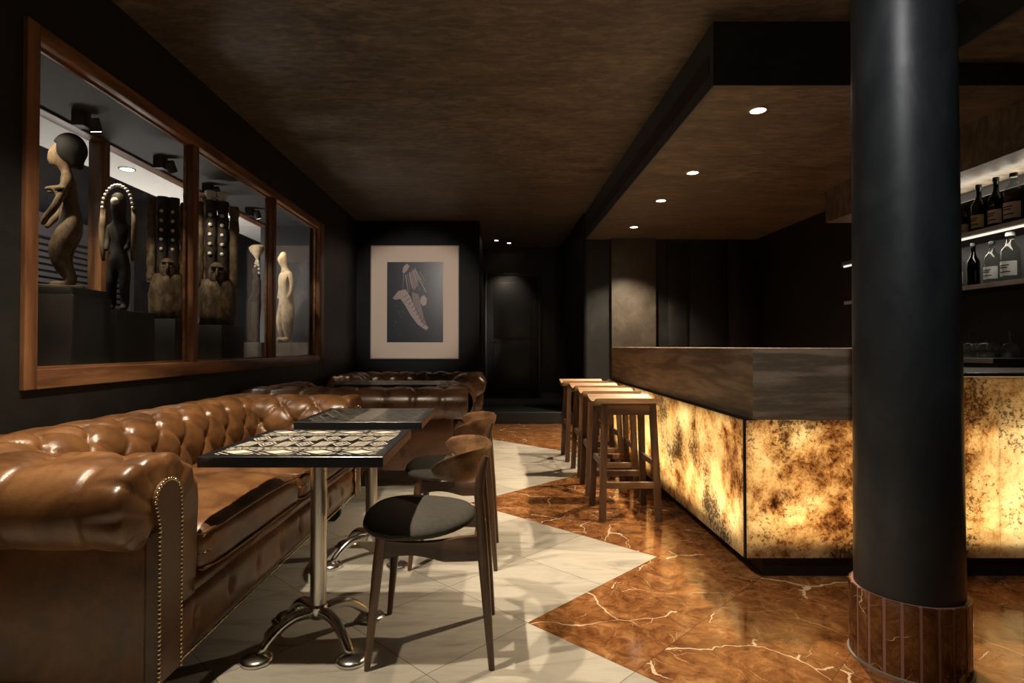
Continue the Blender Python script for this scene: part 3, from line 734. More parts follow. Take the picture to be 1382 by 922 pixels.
def roll_mesh(fn, length, step, u0=0.0, front=True, phase=0.0, tuftP=0.215):
    """fn(s, z, t) maps profile to local coordinates; t runs along the length"""
    prof, plen = roll_profile(step)
    n = max(4, int(length/step))
    P = []
    cen = (0.2, 0.64)
    for i in range(n+1):
        t = length*i/n
        row = []
        for j, (s, z) in enumerate(prof):
            v = plen*j/(len(prof)-1)
            a = prof[max(0, j-1)]; b = prof[min(len(prof)-1, j+1)]
            ts, tz = b[0]-a[0], b[1]-a[1]; l = math.hypot(ts, tz) or 1
            ns, nz = -tz/l, ts/l
            d = tuft(t+u0+phase, v, tuftP)
            tt = t
            if front and t < 0.10:
                w = 1-t/0.10
                # gathered pleats at the scrolled front
                pl = -0.017*(1-abs(math.sin(v*34)))**1.6 if v > 0.33 else -0.004
                d = d*(1-w)**0.5 + (0.012+pl)*w
                e = max(0, 1-t/0.03)
                d -= 0.022*(1-math.sqrt(max(0, 1-e*e)))
            row.append(fn(s+ns*d, z+nz*d, tt))
        P.append(row)
    bm = NB(); g = grid_mesh(bm, P)
    if front:
        c = bm.verts.new(fn(0.17, 0.60, 0.0))
        for j in range(len(g[0])-1): bm.faces.new((g[0][j], g[0][j+1], c))
        p2 = bm.verts.new(fn(0.232, 0.325, 0.0)); bm.faces.new((g[0][0], c, p2)); bm.faces.new((c, g[0][-1], p2))
    return bm
def cushion_mesh(x0, x1, y0, y1, z0, z1, seed, nx=26, ny=26, nz=8):
    bm = NB(); bmesh.ops.create_cube(bm, size=1.0)
    bmesh.ops.subdivide_edges(bm, edges=bm.edges[:], cuts=16, use_grid_fill=True)
    cx, cy, cz = (x0+x1)/2, (y0+y1)/2, (z0+z1)/2; sx, sy, sz = x1-x0, y1-y0, z1-z0
    for v in bm.verts:
        p = Vector((v.co.x*2, v.co.y*2, v.co.z*2))
        q = Vector((p.x*sx/2, p.y*sy/2, p.z*sz/2)); r = 0.038
        inn = Vector((max(-sx/2+r, min(sx/2-r, q.x)), max(-sy/2+r, min(sy/2-r, q.y)), max(-sz/2+r, min(sz/2-r, q.z))))
        d = q-inn
        if d.length > 1e-6: q = inn + d.normalized()*r
        crown = (1-abs(p.x)**2.5)*(1-abs(p.y)**2.5)
        q.z += (0.052*crown if p.z > 0 else 0)
        nn = mnoise.noise(Vector((q.x*6+seed, q.y*6, q.z*8)))*0.010 + mnoise.noise(Vector((q.x*17+seed*2, q.y*13, q.z*12)))*0.005
        if p.z > -0.9: q += Vector((0, -nn*0.8 if p.y < -0.9 else 0, nn))
        # puckered corners
        k = (abs(p.x)*abs(p.y))**8
        q.z -= 0.014*k*(1 if p.z > 0 else 0)
        q.y += 0.010*k if p.y < 0 else 0
        v.co = q + Vector((cx, cy, cz))
    return bm
def rail_mesh(x0, x1, y, z0, z1, P=0.225):
    bm = NB(); n = int((x1-x0)/0.016); m = 14; rows = []
    for i in range(n+1):
        x = x0+(x1-x0)*i/n; row = []
        for j in range(m+1):
            t = j/m; z = z0+(z1-z0)*t
            bul = 0.022*(1-(2*t-1)**4)
            k = (x-x0)/P-0.5; du = (k-round(k))*P
            bt = math.exp(-(du*du)/(0.014**2)-((t-0.55)*(z1-z0))**2/(0.022**2))
            cr = math.exp(-(du*du)/(0.006**2))*(0.5+0.5*t)
            row.append((x, y-bul+0.022*bt+0.008*cr+0.003*mnoise.noise(Vector((x*9, z*14, 0))), z))
        rows.append(row)
    grid_mesh(bm, rows); box(bm, x0, x1, y+0.001, y+0.04, z0, z1)
    return bm
def sofa(label, loc, rotz, LN, step, ncush, nails=True, seed=1, skin='leather'):
    t = thing('chesterfield_sofa', label, 'sofa', loc, rotz)
    lea = M[skin]
    DB = 0.58                                   # inner face of the back
    # back
    bk = obj('backrest', roll_mesh(lambda s, z, u: (-0.12+u, DB+s, z), LN+0.24, step, 0.0, False, 0.03), lea, t, smooth='all')
    # end caps of the back roll
    for e in (-0.12, LN+0.12):
        b = NB(); pr, _ = roll_profile(0.03); 
        c = b.verts.new((e, DB+0.19, 0.60)); vv = [b.verts.new((e, DB+s, z)) for s, z in pr]
        for i in range(len(vv)-1): b.faces.new((vv[i], vv[i+1], c))
        obj('backrest_end', b, lea, t, smooth='all')
    # arms
    for side in (0, 1):
        if side == 0: fn = lambda s, z, u: (0.23-s, u, z)
        else: fn = lambda s, z, u: (LN-0.23+s, u, z)
        obj('armrest', roll_mesh(fn, 0.74, step, 0.0, True, 0.10), lea, t, smooth='all')
        X = (lambda s: 0.23-s) if side == 0 else (lambda s: LN-0.23+s)
        xs = sorted((X(0.02), X(0.232)))
        obj('arm_panel', bxo(xs[0], xs[1], 0.012, 0.80, 0.15, 0.60, bev=0.012, seg=3), lea, t, smooth=50)
        # front facing strip with rounded head
        s0, s1 = 0.125, 0.232
        out = [(s0, 0.155)] + [(s0, 0.155+0.46*i/10) for i in range(1, 11)]
        cx, r = (s0+s1)/2, (s1-s0)/2
        arc = [(cx+0.012-(r+0.008)*math.cos(a), 0.665+0.055*math.sin(a)) for a in [PI*i/12 for i in range(13)]]
        out = [(s0, 0.155), (s0, 0.62)] + arc + [(s1, 0.60), (s1, 0.155)]
        b = NB(); a = [b.verts.new((X(s), -0.014, z)) for s, z in out]; c = [b.verts.new((X(s), 0.03, z)) for s, z in out]
        b.faces.new(a); b.faces.new(c[::-1])
        for i in range(len(out)): b.faces.new((a[i], a[(i+1) % len(out)], c[(i+1) % len(out)], c[i]))
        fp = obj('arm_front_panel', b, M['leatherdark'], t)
        if nails:
            b = NB()
            line, _ = resample(out[:-1] + [out[-1]], 0.0125)
            for s, z in line: ball(b, (X(s), -0.014, z), 0.0056, 7, 6, (1, 0.8, 1))
            obj('nailhead_trim', b, M['brass'], fp, smooth='all')
    # frame
    obj('back_panel', bxo(0.0, LN, 0.74, 0.808, 0.15, 0.60, bev=0.012, seg=3), lea, t, smooth=50)
    obj('seat_deck', bxo(0.2, LN-0.2, 0.03, 0.76, 0.17, 0.385), M['leatherdark'], t)
    obj('front_rail', rail_mesh(0.10, LN-0.10, 0.018, 0.155, 0.325), lea, t, smooth='all')
    b = NB(); tube(b, [(0.2, 0.02, 0.352), (LN-0.2, 0.02, 0.352)], 0.028, 14); obj('front_roll', b, lea, t, smooth='all')
    if nails:
        b = NB()
        for i in range(int((LN-0.06)/0.0125)): ball(b, (0.03+i*0.0125, -0.004, 0.160), 0.0052, 6, 6)
        obj('nailhead_trim', b, M['brass'], t, smooth='all')
    w = (LN-0.46)/ncush
    for k in range(ncush):
        x0 = 0.23+k*w+0.004; x1 = 0.23+(k+1)*w-0.004
        cs = obj('seat_cushion', cushion_mesh(x0, x1, -0.026, 0.60, 0.375, 0.512, seed*3+k*5), lea, t, smooth='all')
        b = NB()
        for z in (0.504, 0.388):
            pts = [(x0+0.012, 0.30, z), (x0+0.010, 0.02, z-0.006), (x0+0.016, -0.004, z-0.006)] + [(x0+(x1-x0)*i/10, -0.024, z+0.010*math.sin(PI*i/10)*(1 if z > 0.45 else 0)) for i in range(1, 10)] + [(x1-0.016, -0.004, z-0.006), (x1-0.010, 0.02, z-0.006), (x1-0.012, 0.30, z)]
            tube(b, pts, 0.006, 8)
        obj('piping', b, lea, cs, smooth='all')
    for x in (0.12, LN-0.12):
        for y in (0.13, 0.70):
            b = NB(); box(b, x-0.03, x+0.03, y-0.03, y+0.03, 0.11, 0.155)
            cst = obj('caster', b, M['black'], t)
            b = NB(); tube(b, [(x-0.018, y, 0.055), (x+0.018, y, 0.055)], 0.055, 20); tube(b, [(x-0.024, y, 0.055), (x+0.024, y, 0.055)], 0.012, 10)
            box(b, x-0.026, x-0.020, y-0.012, y+0.012, 0.05, 0.115); box(b, x+0.020, x+0.026, y-0.012, y+0.012, 0.05, 0.115)
            obj('wheel', b, M['rubber'], cst, smooth=40)
    return t
sofa('long tan leather chesterfield sofa along the window wall, nearest the camera', (-0.955, 1.61, 0), R(88.7), 2.14, 0.010, 2, True, seed=1)
sofa('chesterfield sofa turned away, its plain back behind the second table', (-0.34, 5.2, 0), R(180), 1.46, 0.02, 2, False, 2, 'leathershade')
sofa('chesterfield sofa against the back wall under the framed picture', (-1.72, 6.32, 0), 0, 1.44, 0.022, 2, False, 3, 'leathershade')

# ------------------------------------------------------------------ pedestal tables
def flat(b, pts, z, mi=0):
    f_ = b.faces.new([b.verts.new((x, y, z)) for x, y in pts]); f_.material_index = mi
def line2(b, p, q, w, z):
    dx, dy = q[0]-p[0], q[1]-p[1]; l = math.hypot(dx, dy) or 1; nx, ny = -dy/l*w/2, dx/l*w/2
    flat(b, [(p[0]+nx, p[1]+ny), (p[0]-nx, p[1]-ny), (q[0]-nx, q[1]-ny), (q[0]+nx, q[1]+ny)], z)
def inlay_bold(hw, hd, z):
    """white lozenges, dashed bands and hatched squares"""
    b = NB(); n = 4; cw = 2*(hw-0.03)/n; x0 = -hw+0.03
    for row, yc in ((0, -hd+0.085), (1, hd-0.085)):
        for k in range(n):
            cx = x0+cw*(k+0.5); a, h = cw*0.36, 0.036
            flat(b, [(cx-a, yc), (cx, yc-h), (cx+a, yc), (cx, yc+h)], z)
            for sx in (-1, 1):
                for sy in (-1, 1):
                    line2(b, (cx+sx*cw*0.46, yc+sy*0.012), (cx+sx*cw*0.10, yc+sy*0.05), 0.006, z)
                    line2(b, (cx+sx*cw*0.47, yc+sy*0.034), (cx+sx*cw*0.30, yc+sy*0.052), 0.005, z)
    for yc in (-hd+0.155, hd-0.155):
        line2(b, (x0, yc-0.014), (-x0, yc-0.014), 0.005, z); line2(b, (x0, yc+0.014), (-x0, yc+0.014), 0.005, z)
        m = 22; s = (2*(hw-0.03))/m
        for k in range(m): line2(b, (x0+s*(k+0.2), yc), (x0+s*(k+0.85), yc), 0.009, z)
    y0, y1 = -hd+0.185, hd-0.185
    for k in range(n*2):
        xa = x0+cw*k/2; xb = xa+cw/2
        for rr in range(2):
            ya = y0+(y1-y0)*rr/2; yb = y0+(y1-y0)*(rr+1)/2
            if (k+rr) % 2 == 0:
                for i in range(6):
                    xx = xa+0.006+(xb-xa-0.012)*i/6; line2(b, (xx, ya+0.008), (xx+0.012, yb-0.008), 0.0045, z)
            else:
                cx, cy = (xa+xb)/2, (ya+yb)/2
                for sc in (0.95, 0.55):
                    p = [(cx-(xb-xa)*0.5*sc, cy), (cx, cy-(yb-ya)*0.46*sc), (cx+(xb-xa)*0.5*sc, cy), (cx, cy+(yb-ya)*0.46*sc)]
                    for i in range(4): line2(b, p[i], p[(i+1) % 4], 0.005, z)
                flat(b, [(cx-0.009, cy), (cx, cy-0.009), (cx+0.009, cy), (cx, cy+0.009)], z)
    return b
def inlay_zigzag(hw, hd, z, rows=9, cols=9):
    b = NB()
    for r_ in range(rows):
        y = -hd+0.05+(2*hd-0.1)*r_/(rows-1)
        for k in range(cols*2):
            xa = -hw+0.035+(2*hw-0.07)*k/(cols*2); xb = xa+(2*hw-0.07)/(cols*2)
            if (k*7+r_*5) % 11 == 0: continue
            up = (k+r_) % 2
            line2(b, (xa, y-0.014+0.028*up), (xb, y+0.014-0.028*up), 0.009, z)
    for i in range(9): line2(b, (-0.05+i*0.0115, -hd+0.04), (-0.05+i*0.0115, hd-0.04), 0.0045, z)
    return b
def table(label, x, y, hw, hd, inlay, inmat, legs=((0, 0),)):
    t = thing('pedestal_table', label, 'table', (x, y, 0))
    zt = 0.742; th = 0.036
    b = NB(); box(b, -hw, hw, -hd, hd, zt-th, zt, bev=0.002, seg=1)
    b.normal_update()
    for f_ in b.faces:
        if f_.calc_center_median().x > hw-0.001: f_.material_index = 1  # right edge browned to imitate light falling on that side
    tp = obj('tabletop', b, [M['blacklacquer'], M['litedgewood']], t)
    obj('inlay_pattern', inlay(hw, hd, zt+0.0006), M[inmat], tp)
    for lx, ly in legs:
        b = NB(); lathe(b, [(0.03, 0.115), (0.03, zt-th-0.012)], lx, ly, 28); obj('column_post', b, M['brushed'], t, smooth=40)
        b = NB(); box(b, lx-0.12, lx+0.12, ly-0.12, ly+0.12, zt-th-0.012, zt-th-0.0005, bev=0.003); obj('mounting_plate', b, M['black'], t)
        b = NB(); lathe(b, [(0.018, 0.075), (0.030, 0.082), (0.036, 0.10), (0.034, 0.125), (0.031, 0.135)], lx, ly, 24)
        hub = obj('hub', b, M['steel'], t, smooth='all')
        for sx in (-1, 1):
            for sy in (-1, 1):
                b = NB(); pts = []; rr = []
                for i in range(13):
                    q = i/12; d = 0.022+0.140*q
                    pts.append((lx+sx*d, ly+sy*d*0.95, 0.105-0.012*q+0.016*math.sin(PI*q)-0.075*q**2.2)); rr.append(0.021-0.005*q)
                tube(b, pts, rr, 12); lg = obj('leg', b, M['steel'], t, smooth='all')
                b = NB(); lathe(b, [(0.054, 0.002), (0.056, 0.008), (0.054, 0.014), (0.044, 0.020), (0.024, 0.025), (0.004, 0.026)], lx+sx*0.165, ly+sy*0.158, 26)
                obj('foot_disc', b, M['steel'], lg, smooth=50)
    return t
table('nearest pedestal table with bold white lozenge inlay in front of the sofa', -0.672, 2.172, 0.303, 0.306, inlay_bold, 'ivory')
table('second pedestal table with dark fine zigzag inlay, behind the white patterned one', -0.66, 3.03, 0.305, 0.306, inlay_zigzag, 'ivorydim')
table('wide far table between the two back sofas', -0.98, 5.72, 0.55, 0.33, lambda a, c, z: inlay_zigzag(a, c, z, 9, 15), 'ivory', ((-0.3, 0), (0.3, 0)))

# ------------------------------------------------------------------ chairs
def chair(label, loc, rotz=0):
    t = thing('dining_chair', label, 'chair', loc, rotz, 'walnut chairs at the tables')
    # seat cushion: rounded triangle, wide at the front (-x)
    b = NB(); n = 44; rings = []
    def rad(a):
        c, s = math.cos(a), math.sin(a)
        return 1/((abs(c)/0.205)**2.3 + (abs(s)/(0.245-0.055*c))**2.3)**(1/2.3)
    for r_, z in ((0.0, 0.440), (0.80, 0.441), (0.94, 0.446), (1.0, 0.458), (0.985, 0.470), (0.92, 0.482), (0.75, 0.492), (0.5, 0.497), (0.25, 0.498)):
        rings.append([(r_*rad(2*PI*k/n)*math.cos(2*PI*k/n)-0.055, r_*rad(2*PI*k/n)*math.sin(2*PI*k/n), z + 0.012*math.cos(2*PI*k/n)**2*r_ ) for k in range(n)])
    g = [[b.verts.new(p) for p in r_] for r_ in rings[1:]]
    for i in range(len(g)-1):
        for k in range(n): b.faces.new((g[i][k], g[i][(k+1) % n], g[i+1][(k+1) % n], g[i+1][k]))
    b.faces.new(g[0][::-1]); b.faces.new(g[-1])
    obj('seat', b, M['fabric'], t, smooth='all')
    # frame rails under the seat
    for s in (-1, 1):
        b = NB(); top = []; bot = []
        for i in range(15):
            q = i/14; x = -0.18+0.36*q; y = s*(0.182+0.01*math.sin(PI*q))
            top.append((x, y, 0.437-0.012*math.sin(PI*min(1, q*1.25))*(q < 0.8)+0.012*q)); bot.append((x, y, 0.365+0.022*math.sin(PI*q*1.6)*(q < 0.62)+0.010*(1-q)*0))
        for off in (-0.012, 0.012): pass
        A = [[b.verts.new((p[0], p[1]+o, p[2])) for p in row] for o in (-0.012, 0.012) for row in (top, bot)]
        for (i, j) in ((0, 1), (1, 3), (3, 2), (2, 0)):
            for k in range(14): b.faces.new((A[i][k], A[i][k+1], A[j][k+1], A[j][k]))
        b.faces.new([A[i][0] for i in (0, 1, 3, 2)]); b.faces.new([A[i][14] for i in (0, 2, 3, 1)])
        obj('side_rail', b, M['walnut_x'], t, smooth=40)
    obj('front_rail', bxo(-0.178, -0.154, -0.18, 0.18, 0.375, 0.435, bev=0.004), M['walnut_back'], t, smooth=40)
    obj('rear_rail', bxo(0.150, 0.172, -0.18, 0.18, 0.375, 0.440, bev=0.004), M['walnut_back'], t, smooth=40)
    for s in (-1, 1):
        b = NB(); tube(b, [(-0.212, s*0.206, 0.0), (-0.198, s*0.200, 0.15), (-0.182, s*0.192, 0.32), (-0.168, s*0.186, 0.444)], [0.0105, 0.0145, 0.0185, 0.0205], 14); obj('leg', b, M['walnut'], t, smooth=60)
        b = NB(); pts = [(0.212, s*0.202, 0.0), (0.198, s*0.199, 0.18), (0.184, s*0.197, 0.36), (0.175, s*0.200, 0.50), (0.168, s*0.206, 0.60), (0.172, s*0.212, 0.65), (0.183, s*0.214, 0.70), (0.192, s*0.214, 0.728)]
        tube(b, pts, [0.0105, 0.0150, 0.0185, 0.018, 0.0165, 0.016, 0.0145, 0.011], 14); obj('leg', b, M['walnut'], t, smooth=60)
    # bent backrest
    b = NB(); ny, nz = 48, 10; F = []; Bk = []
    HW = 0.285
    for i in range(ny+1):
        q = -1+2*i/ny; y = HW*q*(1-0.06*abs(q)**3)
        x = 0.188-0.185*abs(q)**2.3
        hh = 0.062*math.sqrt(max(0.0, 1-abs(q)**3.2))+0.0015
        zc = 0.672+0.022*abs(q)**1.5
        rf, rb = [], []
        # normal in plan
        dx = -0.185*2.3*abs(q)**1.3*(1 if q > 0 else -1)/HW; l = math.hypot(1, dx); nx, nyv = 1/l, -dx/l
        for j in range(nz+1):
            w = -1+2*j/nz; z = zc+hh*w; tx = 0.020*(z-0.67)/0.06
            e = 0.0055*math.sqrt(max(0.02, 1-max(abs(w), abs(q))**8))
            rf.append((x+tx-nx*e, y-nyv*e, z)); rb.append((x+tx+nx*e, y+nyv*e, z))
        F.append(rf); Bk.append(rb)
    g1 = grid_mesh(b, F); g2 = grid_mesh(b, Bk)
    for i in range(ny):
        for j in (0, nz): b.faces.new((g1[i][j], g1[i+1][j], g2[i+1][j], g2[i][j]))
    for j in range(nz):
        for i in (0, ny): b.faces.new((g1[i][j], g1[i][j+1], g2[i][j+1], g2[i][j]))
    obj('backrest', b, M['walnut_back'], t, smooth=50)
    return t
ch = chair('walnut chair with charcoal fabric seat at the nearest table', (-0.228, 2.165, 0))
dup(ch, (-0.212, 3.03, 0), R(-1), 'walnut chair with charcoal seat at the second table, behind the front chair')

# ------------------------------------------------------------------ bar stools
def stool(label, loc, rotz=0):
    t = thing('bar_stool', label, 'stool', loc, rotz, 'wooden bar stools')
    b = NB(); n = 22; rows = []; hx, hy = 0.212, 0.178
    def zs(q): return 0.742 + 0.030*abs(q)**2.0
    for top in (1, 0):
        rows.append([[(sx*hx, hy*(-1+2*i/n), zs(-1+2*i/n)-(0 if top else 0.030)) for i in range(n+1)] for sx in (-1, 1)])
    T = [[b.verts.new(p) for p in r_] for r_ in rows[0]]; Bt = [[b.verts.new(p) for p in r_] for r_ in rows[1]]
    for i in range(n):
        b.faces.new((T[0][i], T[1][i], T[1][i+1], T[0][i+1])); b.faces.new((Bt[0][i], Bt[0][i+1], Bt[1][i+1], Bt[1][i]))
        b.faces.new((T[0][i], T[0][i+1], Bt[0][i+1], Bt[0][i])); b.faces.new((T[1][i], Bt[1][i], Bt[1][i+1], T[1][i+1]))
    for i in (0, n): b.faces.new((T[0][i], Bt[0][i], Bt[1][i], T[1][i]))
    bmesh.ops.bevel(b, geom=[e for e in b.edges if e.calc_face_angle(0) > 1.0], offset=0.004, segments=2, affect='EDGES')
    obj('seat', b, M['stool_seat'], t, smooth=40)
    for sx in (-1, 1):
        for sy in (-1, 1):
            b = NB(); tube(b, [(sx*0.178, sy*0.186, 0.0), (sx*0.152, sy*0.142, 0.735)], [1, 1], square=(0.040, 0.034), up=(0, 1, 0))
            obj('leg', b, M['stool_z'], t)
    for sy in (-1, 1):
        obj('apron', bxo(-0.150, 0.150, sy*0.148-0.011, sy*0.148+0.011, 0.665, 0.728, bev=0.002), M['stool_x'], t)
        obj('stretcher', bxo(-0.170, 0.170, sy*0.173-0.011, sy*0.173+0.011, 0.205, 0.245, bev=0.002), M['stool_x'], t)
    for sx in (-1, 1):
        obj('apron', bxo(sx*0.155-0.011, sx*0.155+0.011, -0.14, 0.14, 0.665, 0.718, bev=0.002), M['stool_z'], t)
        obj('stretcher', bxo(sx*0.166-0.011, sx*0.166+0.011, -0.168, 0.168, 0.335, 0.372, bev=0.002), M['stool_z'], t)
    return t
st = stool('wooden saddle-seat bar stool nearest the camera', (0.842, 3.80, 0), R(0.5))
for (x, y, r_), lb in zip(((0.86, 4.41, -2), (0.875, 5.01, 1), (0.855, 5.66, 0)), ('second bar stool from the camera beside the lit bar', 'third bar stool from the camera beside the lit bar', 'farthest bar stool, next to the end wall')):
    dup(st, (x, y, 0), R(r_), lb)

# ------------------------------------------------------------------ bar
PX, PY = 1.173, 2.72
WX = 1.219
bar_ = thing('bar_counter', 'L-shaped bar counter of glowing backlit onyx with raised oak top', 'bar counter', (PX, PY, 0))
def bpart(name, b, m, **k):
    bmesh.ops.translate(b, verts=b.verts[:], vec=(-PX, -PY, 0)); return obj(name, b, m, bar_, **k)
bpart('plinth', (lambda b: (box(b, 1.276, 1.30, 2.76, BE-0.1, 0, 0.102), box(b, 1.30, 3.42, 2.76, 2.79, 0, 0.102), b)[2])(NB()), M['black'])
T_ = 0.016
ZP0, ZP1 = 0.100, 0.751
for y0, y1 in ((2.738, 3.95), (3.956, 5.15), (5.156, BE-0.105)):
    bpart('onyx_panel', bxo(PX, PX+T_, y0, y1, ZP0, ZP1), M['onyx'])
for x0, x1, z1 in ((1.187, 1.94, ZP1), (1.944, 2.383, 0.955), (2.387, 3.0, 0.955), (3.004, 3.42, 0.955)):
    bpart('onyx_panel', bxo(x0, x1, PY, PY+T_, ZP0, z1), M['onyx'])
bpart('top_cap', (lambda b: (box(b, PX, WX+0.01, PY, BE-0.105, ZP1, ZP1+0.004), b)[1])(NB()), M['black'])
bpart('corner_profile', bxo(PX+0.002, PX+0.012, PY+0.002, PY+0.014, ZP0, ZP1), M['black'])
# light trough behind the onyx
b = NB()
box(b, PX+0.02, 1.42, 2.78, BE-0.1, 0.102, 0.165); box(b, 1.21, 3.42, PY+0.02, 3.0, 0.102, 0.165)   # tray
box(b, 1.40, 1.42, 3.0, BE-0.1, 0.165, 0.745); box(b, 1.42, 1.97, 2.98, 3.0, 0.165, 0.745); box(b, 1.97, 3.42, 2.98, 3.0, 0.165, 0.95)
bpart('light_trough', b, M['white'])
bpart('inner_carcass', (lambda b: (box(b, 1.43, 1.85, 3.02, BE-0.1, 0.0, 0.745), box(b, 1.97, 3.42, 3.01, 3.35, 0.0, 0.95), b)[2])(NB()), M['black'])
LEDC = (1.0, 0.90, 0.70)
for (x, y, sx, sy, ln) in ((PX+0.10, (2.85+BE-0.15)/2, 0.03, BE-0.15-2.85, BE-3.0), (2.30, PY+0.10, 2.1, 0.03, 2.1)):
    side = sx < sy
    for z, up in ((0.185, True), (0.735, False)):
        w_ = LED_BAR*ln*(1.0 if up else 0.34)
        rot = (0, R(180-25) if up else R(25*0), 0)
        rot = ((0, R(205), 0) if side else (R(180-25+0), 0, 0)) if up else ((0, 0, 0))
        area('led_strip_light', (x-PX, y-PY, z), sx, sy, w_, LEDC, rot, bar_)
# raised oak top
b = NB()
pts = [(WX, PY), (1.96, PY), (1.96, 3.02), (1.60, 3.02), (1.60, BE-0.102), (WX, BE-0.102)]
prism(b, pts, ZP1+0.001, 1.0935)
for f_ in b.faces:
    c = f_.calc_center_median(); n_ = f_.normal
b.normal_update()
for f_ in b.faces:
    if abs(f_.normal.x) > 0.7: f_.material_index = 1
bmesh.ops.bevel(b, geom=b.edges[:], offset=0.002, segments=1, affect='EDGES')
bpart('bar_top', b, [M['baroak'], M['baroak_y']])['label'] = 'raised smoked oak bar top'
wt = thing('worktop', 'thin lower steel-edged worktop right of the round column', 'worktop', (1.965, PY-0.012, 0.958))
obj('slab', bxo(0, 1.455, 0.004, 0.64, 0.0, 0.020, bev=0.002), M['black'], wt)
obj('edge_strip', bxo(0, 1.455, -0.006, 0.003, 0.002, 0.018, bev=0.002), M['steel'], wt)
# ------------------------------------------------------------------ column
ct = thing('round_column', 'round blue-black plastered column with a red marble base', 'column', (1.45, 2.03, 0))
b = NB(); lathe(b, [(0.163, 0.25), (0.162, 0.6), (0.158, 1.6), (0.155, CEIL-0.002)], n=64); obj('shaft', b, M['column'], ct, smooth=50)
b = NB(); rr = []
nf = 22; prof = [(0.168, 0.0), (0.168, 0.254), (0.150, 0.256)]
for k in range(nf):
    a0, a1 = 2*PI*k/nf, 2*PI*(k+1)/nf
    ga = 0.0055/0.178
    p = []
    for a in (a0+ga, a0+ga*3, (a0+a1)/2, a1-ga*3, a1-ga): p.append(a)
    ro = 0.178
    ring = [(ro*math.cos(a), ro*math.sin(a)) for a in p]
    prism(b, ring + [(0.168*math.cos(a1-ga), 0.168*math.sin(a1-ga)), (0.168*math.cos(a0+ga), 0.168*math.sin(a0+ga))], 0.008, 0.252)
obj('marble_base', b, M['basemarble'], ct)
b = NB(); lathe(b, [(0.1765, 0.008), (0.1765, 0.2515), (0.166, 0.2525), (0.160, 0.2525)], n=64); obj('base_joint', b, simple('pink_grout', (0.30,0.15,0.13), 0.5), ct, smooth=40)
b = NB(); lathe(b, [(0.1845, 0.0), (0.1845, 0.006), (0.178, 0.0085)], n=64); obj('base_seal', b, simple('grey_seal', (0.22,0.18,0.16), 0.5), ct, smooth=40)

# ------------------------------------------------------------------ framed picture
pc = thing('framed_picture', 'framed photograph of a painted seated figure on the dark back wall', 'picture', (-1.165, YP, 1.735))
hw, hh = 0.628, 0.808
obj('mat_board', bxo(-hw+0.012, hw-0.012, -0.022, -0.004, -hh+0.012, hh-0.012), simple('beige_mat', (0.50,0.41,0.335), 0.8), pc)
b = NB()
box(b, -hw, hw, -0.035, -0.002, hh-0.012, hh); box(b, -hw, hw, -0.035, -0.002, -hh, -hh+0.012); box(b, -hw, -hw+0.012, -0.035, -0.002, -hh+0.012, hh-0.012); box(b, hw-0.012, hw, -0.035, -0.002, -hh+0.012, hh-0.012)
obj('frame', b, simple('pale_frame', (0.30,0.235,0.19), 0.5), pc)
b = NB()
pw0, pw1, pz0, pz1 = -0.395, 0.405, -0.573, 0.573
quad(b, [(pw0, -0.0225, pz0), (pw1, -0.0225, pz0), (pw1, -0.0225, pz1), (pw0, -0.0225, pz1)], 0)
def pp(u, v, k=0): return (pw0+(pw1-pw0)*u, -0.0228-0.0002*k, pz1-(pz1-pz0)*v)
def blob(pts, mi, k=0):
    f_ = b.faces.new([b.verts.new(pp(u, v, k)) for u, v in pts]); f_.material_index = mi
def stroke(p, q, w0, w1, mi, k=1):
    dx, dy = q[0]-p[0], (q[1]-p[1])*1.43; l = math.hypot(dx, dy) or 1; nx, ny = -dy/l, dx/l/1.43
    blob([(p[0]+nx*w0, p[1]+ny*w0), (p[0]-nx*w0, p[1]-ny*w0), (q[0]-nx*w1, q[1]-ny*w1), (q[0]+nx*w1, q[1]+ny*w1)], mi, k)
blob([(0.10,0.45),(0.20,0.36),(0.33,0.34),(0.42,0.44),(0.55,0.66),(0.74,0.82),(0.70,0.85),(0.55,0.78),(0.42,0.66),(0.33,0.55),(0.24,0.46),(0.14,0.47)], 1, 0)   # bent leg
blob([(0.44,0.37),(0.56,0.40),(0.60,0.52),(0.66,0.70),(0.72,0.80),(0.62,0.76),(0.52,0.60),(0.46,0.50)], 2, 1)
blob([(0.60,0.44),(0.66,0.41),(0.71,0.46),(0.70,0.53),(0.64,0.55),(0.59,0.50)], 1, 2)     # second figure's head
blob([(0.27,0.13),(0.29,0.06),(0.35,0.02),(0.40,0.05),(0.37,0.09),(0.31,0.14)], 1, 1)      # head dress
blob([(0.38,0.12),(0.50,0.07),(0.56,0.16),(0.55,0.28),(0.48,0.36),(0.41,0.26)], 2, 1)      # face turned down
blob([(0.34,0.13),(0.48,0.065),(0.49,0.09),(0.36,0.155)], 3, 2)
for i, (x0_, y0_, x1_, y1_) in enumerate(((0.30,0.14,0.28,0.34),(0.33,0.16,0.38,0.38),(0.36,0.15,0.41,0.34),(0.40,0.13,0.45,0.33),(0.44,0.14,0.50,0.30),(0.50,0.10,0.60,0.22),(0.54,0.14,0.66,0.27),(0.56,0.20,0.70,0.38),(0.58,0.12,0.68,0.24),(0.46,0.10,0.52,0.24),(0.52,0.20,0.58,0.36))):
    stroke((x0_, y0_), (x1_, y1_), 0.008, 0.004, 1 if i % 2 else 2, 3)
for i in range(9):
    q = i/8; stroke((0.30+0.34*q, 0.44+0.36*q), (0.37+0.33*q, 0.40+0.36*q), 0.006, 0.004, 3, 3)
for i in range(16):
    x_, y_ = 0.10+0.20*random.random(), 0.48+0.44*random.random()
    stroke((x_, y_), (x_+0.05*random.random(), y_+0.03*random.random()), 0.004, 0.006, 4, 1)
